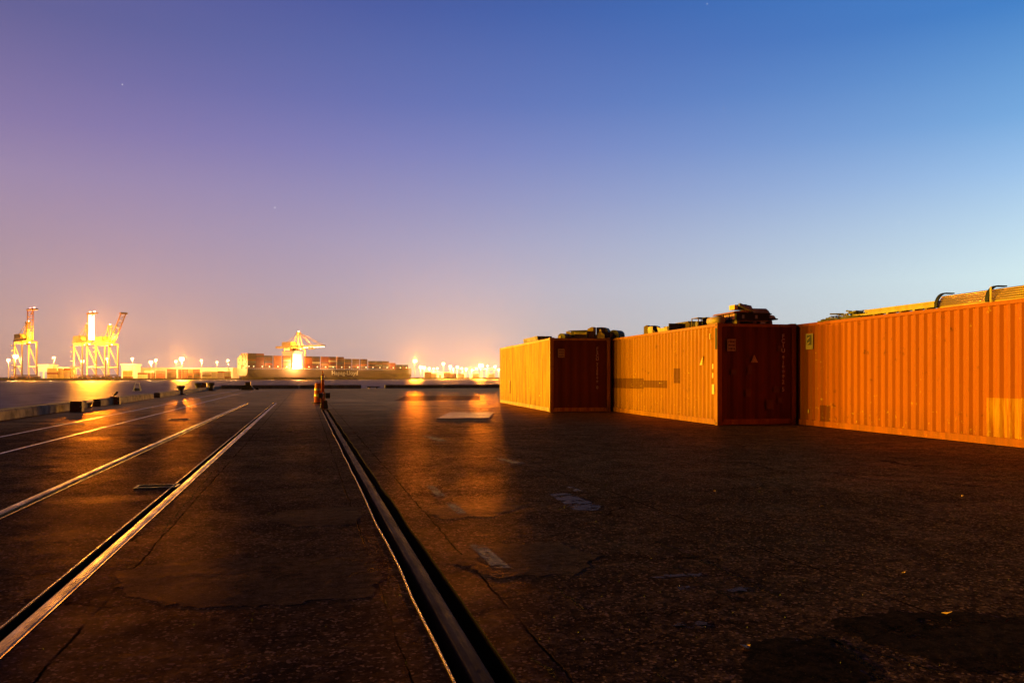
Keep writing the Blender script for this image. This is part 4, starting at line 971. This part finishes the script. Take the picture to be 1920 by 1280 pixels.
# light masts --------------------------------------------------------------------------
def hmast(u, v, back, I, label, big=1.0, flood_E=0, white=False, T=True):
    p, Y = quay_at(u, back); zt = EYE+(HZ-v)*Y/F
    r = empty('light_mast', p, -TH, label, 'light mast', 'floodlight masts of the far terminal'); h = zt+1.0
    MB().tube((0, 0, 0), (0, 0, h), .55, .3, 8).build('pole', M['lampmast'], r)
    q = MB(); q.box(-1.9*big, 1.9*big, -.6, .6, h-.6, h-.1); q.build('head_frame', M['lampmast'], r)
    l = MB()
    for k in range(5): a5 = 2*math.pi*k/5; l.lathe(math.cos(a5)*1.0*big, math.sin(a5)*1.0*big, [(.05, h-.08), (.55*big, h+.3*big), (.72*big, h+1.1*big), (.5*big, h+1.9*big), (.1, h+2.2*big)], 8)
    l.build('lamp', M['lampw'] if white else M['lamp'], r)
    glow(None, Vector((0, 0, h-2.0)), I).parent = r
    if flood_E:
        pos = W(0, 0); d = bpy.data.lights.new('floodlight_beam', 'SPOT'); o = bpy.data.objects.new('floodlight_beam', d); col.objects.link(o)
        wp = Vector((p.x, p.y, -1+h+.8)); t_ = W(4, 26, 1); dist = (t_-wp).length
        d.energy = 4*math.pi*flood_E*dist*dist; d.color = SOF; d.shadow_soft_size = 2.2*big; d.spot_size = R(30); d.spot_blend = .7
        o.location = wp; o.rotation_euler = (t_-wp).to_track_quat('-Z', 'Y').to_euler()
        bpy.context.view_layer.update(); mw = o.matrix_world.copy(); o.parent = r; bpy.context.view_layer.update(); o.matrix_parent_inverse = r.matrix_world.inverted()
    return r
hmast(16, 676.5, 60, 0.8e4, 'light mast at the extreme left, in front of the first crane', 1.2)
hmast(29.5, 671, 12, 0.8e4, 'bright flaring mast between the legs of the leftmost crane', 1.9)
hmast(101, 672, 70, 0.8e4, 'light mast right of the leftmost crane, above the white shed', 1.1)
hmast(154.5, 679, 20, 0.8e4, 'light mast seen between the legs of the floodlit crane', 1.3)
hmast(201, 674, 60, 0.8e4, 'light mast seen between the legs of the slanting boom crane', 1.1)
hmast(248, 674, 60, 0.8e4, 'first light mast to the right of the three cranes', 1.2)
hmast(283, 681, 30, 1.2e4, 'low round lamp left of a taller mast, right of the cranes', 1.6)
hmast(292.5, 676, 70, 0.8e4, 'tall mast close beside a low round lamp', 1.1)
hmast(330, 678.5, 70, 0.8e4, 'mast touching the left side of the great star shaped lamp', 1.1)
hmast(341, 676, 40, 2.0e4, 'brightest starry mast above the long shed, left of the ship', 2.2, flood_E=1.0)
hmast(377.5, 677, 70, 0.8e4, 'first mast right of the starry mast', 1.1)
hmast(407, 680, 90, 0.8e4, 'second mast right of the starry mast', 1.0)
hmast(427.5, 677, 70, 0.8e4, 'mast just left of the container ship stern', 1.2)
hmast(778, 679, 60, 0.8e4, 'bright mast standing just past the ship bow', 2.2, flood_E=1.0)
for i, (u, v, bg_, E_, lb) in enumerate(((789,690,1.9,1,'low bright lamp right of the bow mast'), (795,690.5,1.7,0,'lamp immediately right of the low bright bow lamp'), (805,691,1.0,0,'small lamp above the brown boxes, right of the bow'), (813,692,1.1,0,'first of the small lamps between the two brown boxes'),
        (820,691.5,1.1,0,'second of the small lamps between the two brown boxes'), (831,683.5,1.8,1,'tall lamp standing out midway along the right hand lights'), (844,688.5,1.8,1,'lamp right of the tall midway lamp'), (857.5,689.5,1.7,1,'second lamp right of the tall midway lamp'), (866,691,1.1,0,'third small lamp right of the tall midway lamp'),
        (874,692,1.1,0,'small lamp left of the dazzling cluster'), (886,694,1.7,1,'lamp low on the left flank of the dazzling cluster'), (893,693,2.0,2,'lamp at the left edge of the dazzling cluster'), (901.5,689,3.2,10,'dazzling lamp cluster, brightest on the right'), (914,686.5,.9,0,'small lamp just right of the dazzling cluster'),
        (928,688.5,1.8,2,'lamp pair left of the container edge'), (935,694,1.5,1,'low lamp touching the container edge'), (850,680+12,.9,0,'tiny lamp between the two lamps right of the midway lamp'))):
    hmast(u, v, 60+18*(i % 4), 2.2e4, lb, bg_, flood_E=E_*.105)
# floodlight of the bright crane, and unseen masts added to light the containers (beyond the left edge)
def spot_from(r, wp, E_, size, cone=R(30), aim=(4, 26, 1), colr=SOF):
    d = bpy.data.lights.new('floodlight_beam', 'SPOT'); o = bpy.data.objects.new('floodlight_beam', d); col.objects.link(o)
    t_ = W(*aim); dist = (t_-wp).length; d.energy = 4*math.pi*E_*dist*dist; d.color = colr; d.shadow_soft_size = size; d.spot_size = cone; d.spot_blend = .7
    o.location = wp; o.rotation_euler = (t_-wp).to_track_quat('-Z', 'Y').to_euler(); bpy.context.view_layer.update(); o.parent = r; o.matrix_parent_inverse = r.matrix_world.inverted(); return o
bpy.context.view_layer.update()
spot_from(c2r, c2r.matrix_world @ Vector((0, -10, 62)), .62, 4.0)
for (ang, dist_, E_, lb) in ((31, 1250, 2.4, 'first of five tall floodlight masts beyond the left edge, nearest the cranes'), (20, 1262, 2.1, 'second of five tall floodlight masts beyond the left edge'), (10, 1385, 1.6, 'third of five tall floodlight masts beyond the left edge'),
                             (1, 1570, 1.2, 'fourth of five tall floodlight masts beyond the left edge'), (-8, 1870, .8, 'fifth and farthest of the floodlight masts beyond the left edge')):
    mx_, my_ = -dist_*math.cos(R(ang)), dist_*math.sin(R(ang))
    p = W(mx_, my_, -1); r = empty('light_mast', p, -TH, lb, 'light mast')
    MB().tube((0, 0, 0), (0, 0, 60), 1.0, .6, 8).build('pole', M['lampmast'], r); MB().box(-4, 4, -.6, .6, 60.1, 63).build('lamp', M['lamp'], r)
    bpy.context.view_layer.update(); spot_from(r, Vector((p.x, p.y, 62)), E_, 7.0, R(40), colr=SOD)

# ------------------------------------------------------------------ far terminal: boxes, sheds
def far_box_mesh():
    b = MB(); b.box(0, 12.19, 0, 2.44, 0, 2.55); me = b.build('tmp', M['box grey']); d = me.data; bpy.data.objects.remove(me); return d
BOX = far_box_mesh(); BOXM = {}
for k in CC:
    d = BOX.copy(); d.materials.clear(); d.materials.append(M['box '+k]); BOXM[k] = d
nbox = 0
def far_box(pos, rz, colr, label, group, ln=1.0):
    global nbox; nbox += 1
    o = bpy.data.objects.new('shipping_container', BOXM[colr]); col.objects.link(o); o.location = pos; o.rotation_euler = (0, 0, rz); o.scale = (ln, 1, 1); tag(o, label, 'shipping container', group); return o
ORD = ['bottom', 'second', 'third', 'fourth', 'fifth', 'sixth', 'seventh', 'eighth', 'ninth']
NTH = ['first', 'second', 'third', 'fourth', 'fifth', 'sixth', 'seventh', 'eighth', 'ninth', 'tenth', 'eleventh', 'twelfth', 'thirteenth', 'fourteenth', 'fifteenth', 'sixteenth', 'seventeenth', 'eighteenth']
GY = 'container stacks standing on the far quay'
rr = random.Random(11)
yard = [(88,'cream',5),(99,'cream',5),(112,'cream',5),(124,'pale',5),(231,'cream',4),(258,'cream',3),(271,'brown',4),(292,'rust red',4),(313,'brown',5),(334,'rust red',5),(346,'orange',5),(358,'rust red',5),(379,'cream',4),(391,'cream',4),(404,'pale',4),(417,'cream',4),
        (796,'rust red',4),(806,'cream',3),(832,'brown',4),(843,'rust red',3),(858,'cream',3),(886,'cream',3),(915,'pale',3)]
for si, (u, cn, n) in enumerate(yard):
    p, Y = quay_at(u, 46)
    for k in range(n):
        cc = cn if rr.random() < .75 else rr.choice(['brown', 'rust red', 'orange', 'cream'])
        if cn == 'cream' and cc == 'cream' and rr.random() < .3: cc = 'pale'
        far_box(Vector((p.x, p.y, -1+k*2.62)), -TH+R(2), cc, f'{cc} container, {ORD[k]} of the {NTH[si] if si < 18 else ["fifth last", "fourth last", "third last", "second last", "last"][si-18]} stack along the far quay', GY)
def shed(u0, u1, vtop, back, label, depth=30, m='shed', extra=None):
    p, Y = quay_at((u0+u1)/2, back); w = (u1-u0)*Y/F; h = EYE+(HZ-vtop)*Y/F+1
    r = empty('warehouse', p, -TH, label, 'warehouse'); MB().box(-w/2, w/2, 0, depth, 0, h*.88).build('wall', M[m], r)
    MB().prism([(-w/2-1, h*.88+.01), (w/2+1, h*.88+.01), (w/2+1, h), (-w/2-1, h)], -1, depth+1).build('roof', M['roofm'], r)
    n = max(2, int(w/14))
    for k in range(n): x = -w/2+(k+.5)*w/n; MB().box(x-2.5, x+2.5, -.25, -.01, 0, h*.5).build('door', M['bluedoor'] if extra == 'blue' else M['cranedk'], r)

    glow(None, Vector((0, -25, h+8)), 1.2e4).parent = r
    return r
shed(262, 436, 689, 150, 'long pale shed with a glaring roof edge behind the yard containers')
shed(72, 92, 683, 110, 'small white shed with blue doors right of the leftmost crane', 20, extra='blue')
shed(92, 130, 688, 150, 'low white shed behind the cream container stacks', 20)
shed(228, 252, 682, 110, 'white building between the slanting boom crane and the masts', 20)
shed(800, 850, 697, 200, 'low glowing shed behind the lights past the ship bow', 25)
# yard gantries on the right
for i, u in enumerate((862, 876, 888, 908, 921)):
    p, Y = quay_at(u, 90); r = empty('yard_gantry', p, -TH, f'tall slim yard gantry, {NTH[i]} from the left past the ship bow', 'gantry crane', 'yard gantries past the ship bow')
    for x in (-5, 5):
        for y in (0, 12): MB().box(x-.45, x+.45, y-.45, y+.45, 0, 17).build('leg', M['crane'], r)
    MB().box(-6, 6, -.9, .9, 17.01, 18.6).box(-6, 6, 11.1, 12.9, 17.01, 18.6).build('girder', M['crane'], r); MB().box(-1.6, 1.6, 1, 11, 16, 17.8).build('trolley', M['crane'], r)

# ------------------------------------------------------------------ the container ship
SP0 = (-363.0, 1150.0); p0 = W(SP0[0], SP0[1], -3.0)
ship = empty('container_ship', p0, QROT, 'long dark container ship moored under the lowered quay crane', 'container ship')
st = [(0, 15, 12, 5.5), (4, 15.6, 13.5, 2.5), (10, 16, 15, 0), (18, 16, 15.6, -2), (60, 16, 16, -3), (200, 16, 16, -3), (235, 16, 14.5, -3), (255, 15, 11, -3), (272, 12.5, 6.5, -3), (284, 8.5, 2.5, -2.5), (291, 4, .6, -1), (296, .7, .3, 6)]
DK = 15.2
h = MB(); rows_ = []
for (x, hb, hm, zb) in st:
    dk = DK + (0 if x < 250 else (x-250)/46*3.5)
    rows_.append([(x, 16-hb, dk), (x, 16-hb, max(9, zb+4)), (x, 16-hm, max(3.5, zb+1.2)), (x, 16-hm*.75, zb), (x, 16+hm*.75, zb), (x, 16+hm, max(3.5, zb+1.2)), (x, 16+hb, max(9, zb+4)), (x, 16+hb, dk)])
n8 = 8
for row in rows_: h.v += row
for i in range(len(rows_)-1):
    for k in range(n8-1): h.f.append((i*n8+k, (i+1)*n8+k, (i+1)*n8+k+1, i*n8+k+1))
    h.f.append((i*n8+7, (i+1)*n8+7, (i+1)*n8, i*n8))
h.f.append(tuple(len(rows_)*n8-n8+k for k in range(n8)))
h.build('hull', M['hull'], ship)
MB().poly([(-.02, y, z) for (x, y, z) in rows_[0]]).build('transom', M['transom'], ship)
rl = MB(); rl.box(.5, 250, .1, .4, DK+.9, DK+1.1)
for k in range(84): rl.box(1+k*3, 1.25+k*3, .1, .35, DK+.01, DK+.89)
rl.build('deck_rail', M['house'], ship)
# superstructure
def s_at(u):
    r_ = (u-960)/F; return (r_*SP0[1]-SP0[0])/(S45*(1-r_))
sa_, sb_ = s_at(550), s_at(567.5)
MB().box(sa_, sb_, 1.5, 30, DK+.02, DK+23).build('deckhouse', M['house'], ship); MB().box(sa_+1, sb_-1, -1.5, 33.5, DK+23.02, DK+26).build('bridge', M['house'], ship)
w_ = MB()
for k in range(7):
    for j in range(5): w_.box(sa_+1.5+j*2.4, sa_+2.7+j*2.4, 1.40, 1.48, DK+1.5+k*3, DK+2.9+k*3)
w_.build('window', M['win'], ship); MB().box((sa_+sb_)/2-3, (sa_+sb_)/2+3, 10, 18, DK+26.02, DK+31).build('funnel', M['craneor'], ship)
# deck lamps along the rail
for i, s_ in enumerate((2, 9, 22, 33, 46, 60, 72, 84, 96, 110, 124, 137, 152, 166, 181, 196, 209, 222, 236, 248, 262, 274)):
    b = MB(); b.tube((s_, 1.0, DK), (s_, 1.0, DK+3), .12, .1, 6); o = b.build('lamp_post', M['house'], ship); MB().box(s_-.7, s_+.7, .3, 1.5, DK+3.01, DK+4.0).build('lamp', M['lamp'], o)
for s_, I in ((-14, 5e3), (30, 1.0e3), (72, 1.6e4), (125, 1.2e3), (185, 1.0e3), (245, 1.0e3)):
    glow(None, Vector((s_, -9 if s_ > 0 else 14, DK+6)), I, 1.0).parent = ship
# name on the side of the hull
cu = bpy.data.curves.new('n', 'FONT'); cu.body = 'Hapag-Lloyd'; cu.size = 8.6; cu.offset = .22; ob = bpy.data.objects.new('n', cu); col.objects.link(ob); bpy.context.view_layer.update()
me = bpy.data.meshes.new_from_object(ob.evaluated_get(bpy.context.evaluated_depsgraph_get())); xs = [v.co.x for v in me.vertices]; wdt = max(xs)-min(xs)
sx = (s_at(671)-s_at(622))/wdt
b = MB(); b.v = [((v.co.x-min(xs))*sx+s_at(622), -.06, v.co.y*1.0+DK-8.0) for v in me.vertices]; b.f = [tuple(p_.vertices) for p_ in me.polygons]; bpy.data.objects.remove(ob)
b.build('hull_lettering', M['letter'], ship)
# containers on deck
GS = 'containers stacked on the container ship'
bays = [(464.6,8,'brown'),(480,8,'rust red'),(496.5,7,'brown'),(513.5,7,'orange'),(530.8,7,'orange'),(571.5,7,'orange'),(586.5,7,'cream'),(602.5,7,'orange'),(617,7,'cream'),(632,7,'rust red'),(646.5,6,'orange'),(661.5,6,'brown'),(676.5,6,'brown'),(691.5,5,'orange'),(705,5,'grey'),(717.5,5,'rust red'),(730,4,'rust red'),(742.5,3,'brown'),(754,3,'brown')]
SROT = Matrix.Rotation(QROT, 4, 'Z')
def ship_pt(s_, y, z): return p0 + SROT @ Vector((s_, y, z))
for bi, (u, n, cn) in enumerate(bays):
    s_ = s_at(u)+.4
    for k in range(n):
        cc = cn if rr.random() < .45 else rr.choice(['brown', 'rust red', 'orange', 'brown', 'rust red', 'brown', 'dark blue', 'rust red', 'grey'])
        far_box(ship_pt(s_, .35, DK+.35+k*2.65), QROT, cc, f'{cc} container, {ORD[k]} in the {NTH[bi] if bi < 18 else "last"} bay from the ship stern', GS, ln=.985)
for j in range(1, 12):
    n = 8 if j < 8 else (7 if j < 10 else 6)
    for k in range(n):
        cc = 'rust red' if j == 6 and k < 8 else rr.choice(['cream', 'cream', 'pale', 'cream', 'orange'])
        far_box(ship_pt(s_at(464.6)+.4, .35+j*2.56, DK+.35+k*2.65), QROT, cc, f'{cc} container end, {ORD[k]} row, {NTH[j]} column from the right on the ship stern', GS, ln=.985)

# ------------------------------------------------------------------ haze in the night air
hz = MB().box(-2600, 2600, -400, 4600, -9, 130)
M['haze'] = bpy.data.materials.new('night_haze'); M['haze'].use_nodes = True; t = M['haze'].node_tree; t.nodes.clear()
oo = t.nodes.new('ShaderNodeOutputMaterial'); pv = t.nodes.new('ShaderNodeVolumePrincipled'); t.links.new(pv.outputs[0], oo.inputs['Volume'])
pv.inputs['Color'].default_value = (.9, .85, .8, 1); pv.inputs['Density'].default_value = 2.6e-5; pv.inputs['Anisotropy'].default_value = .74
tag(hz.build('haze', M['haze']), kind='stuff')
print('far containers', nbox)
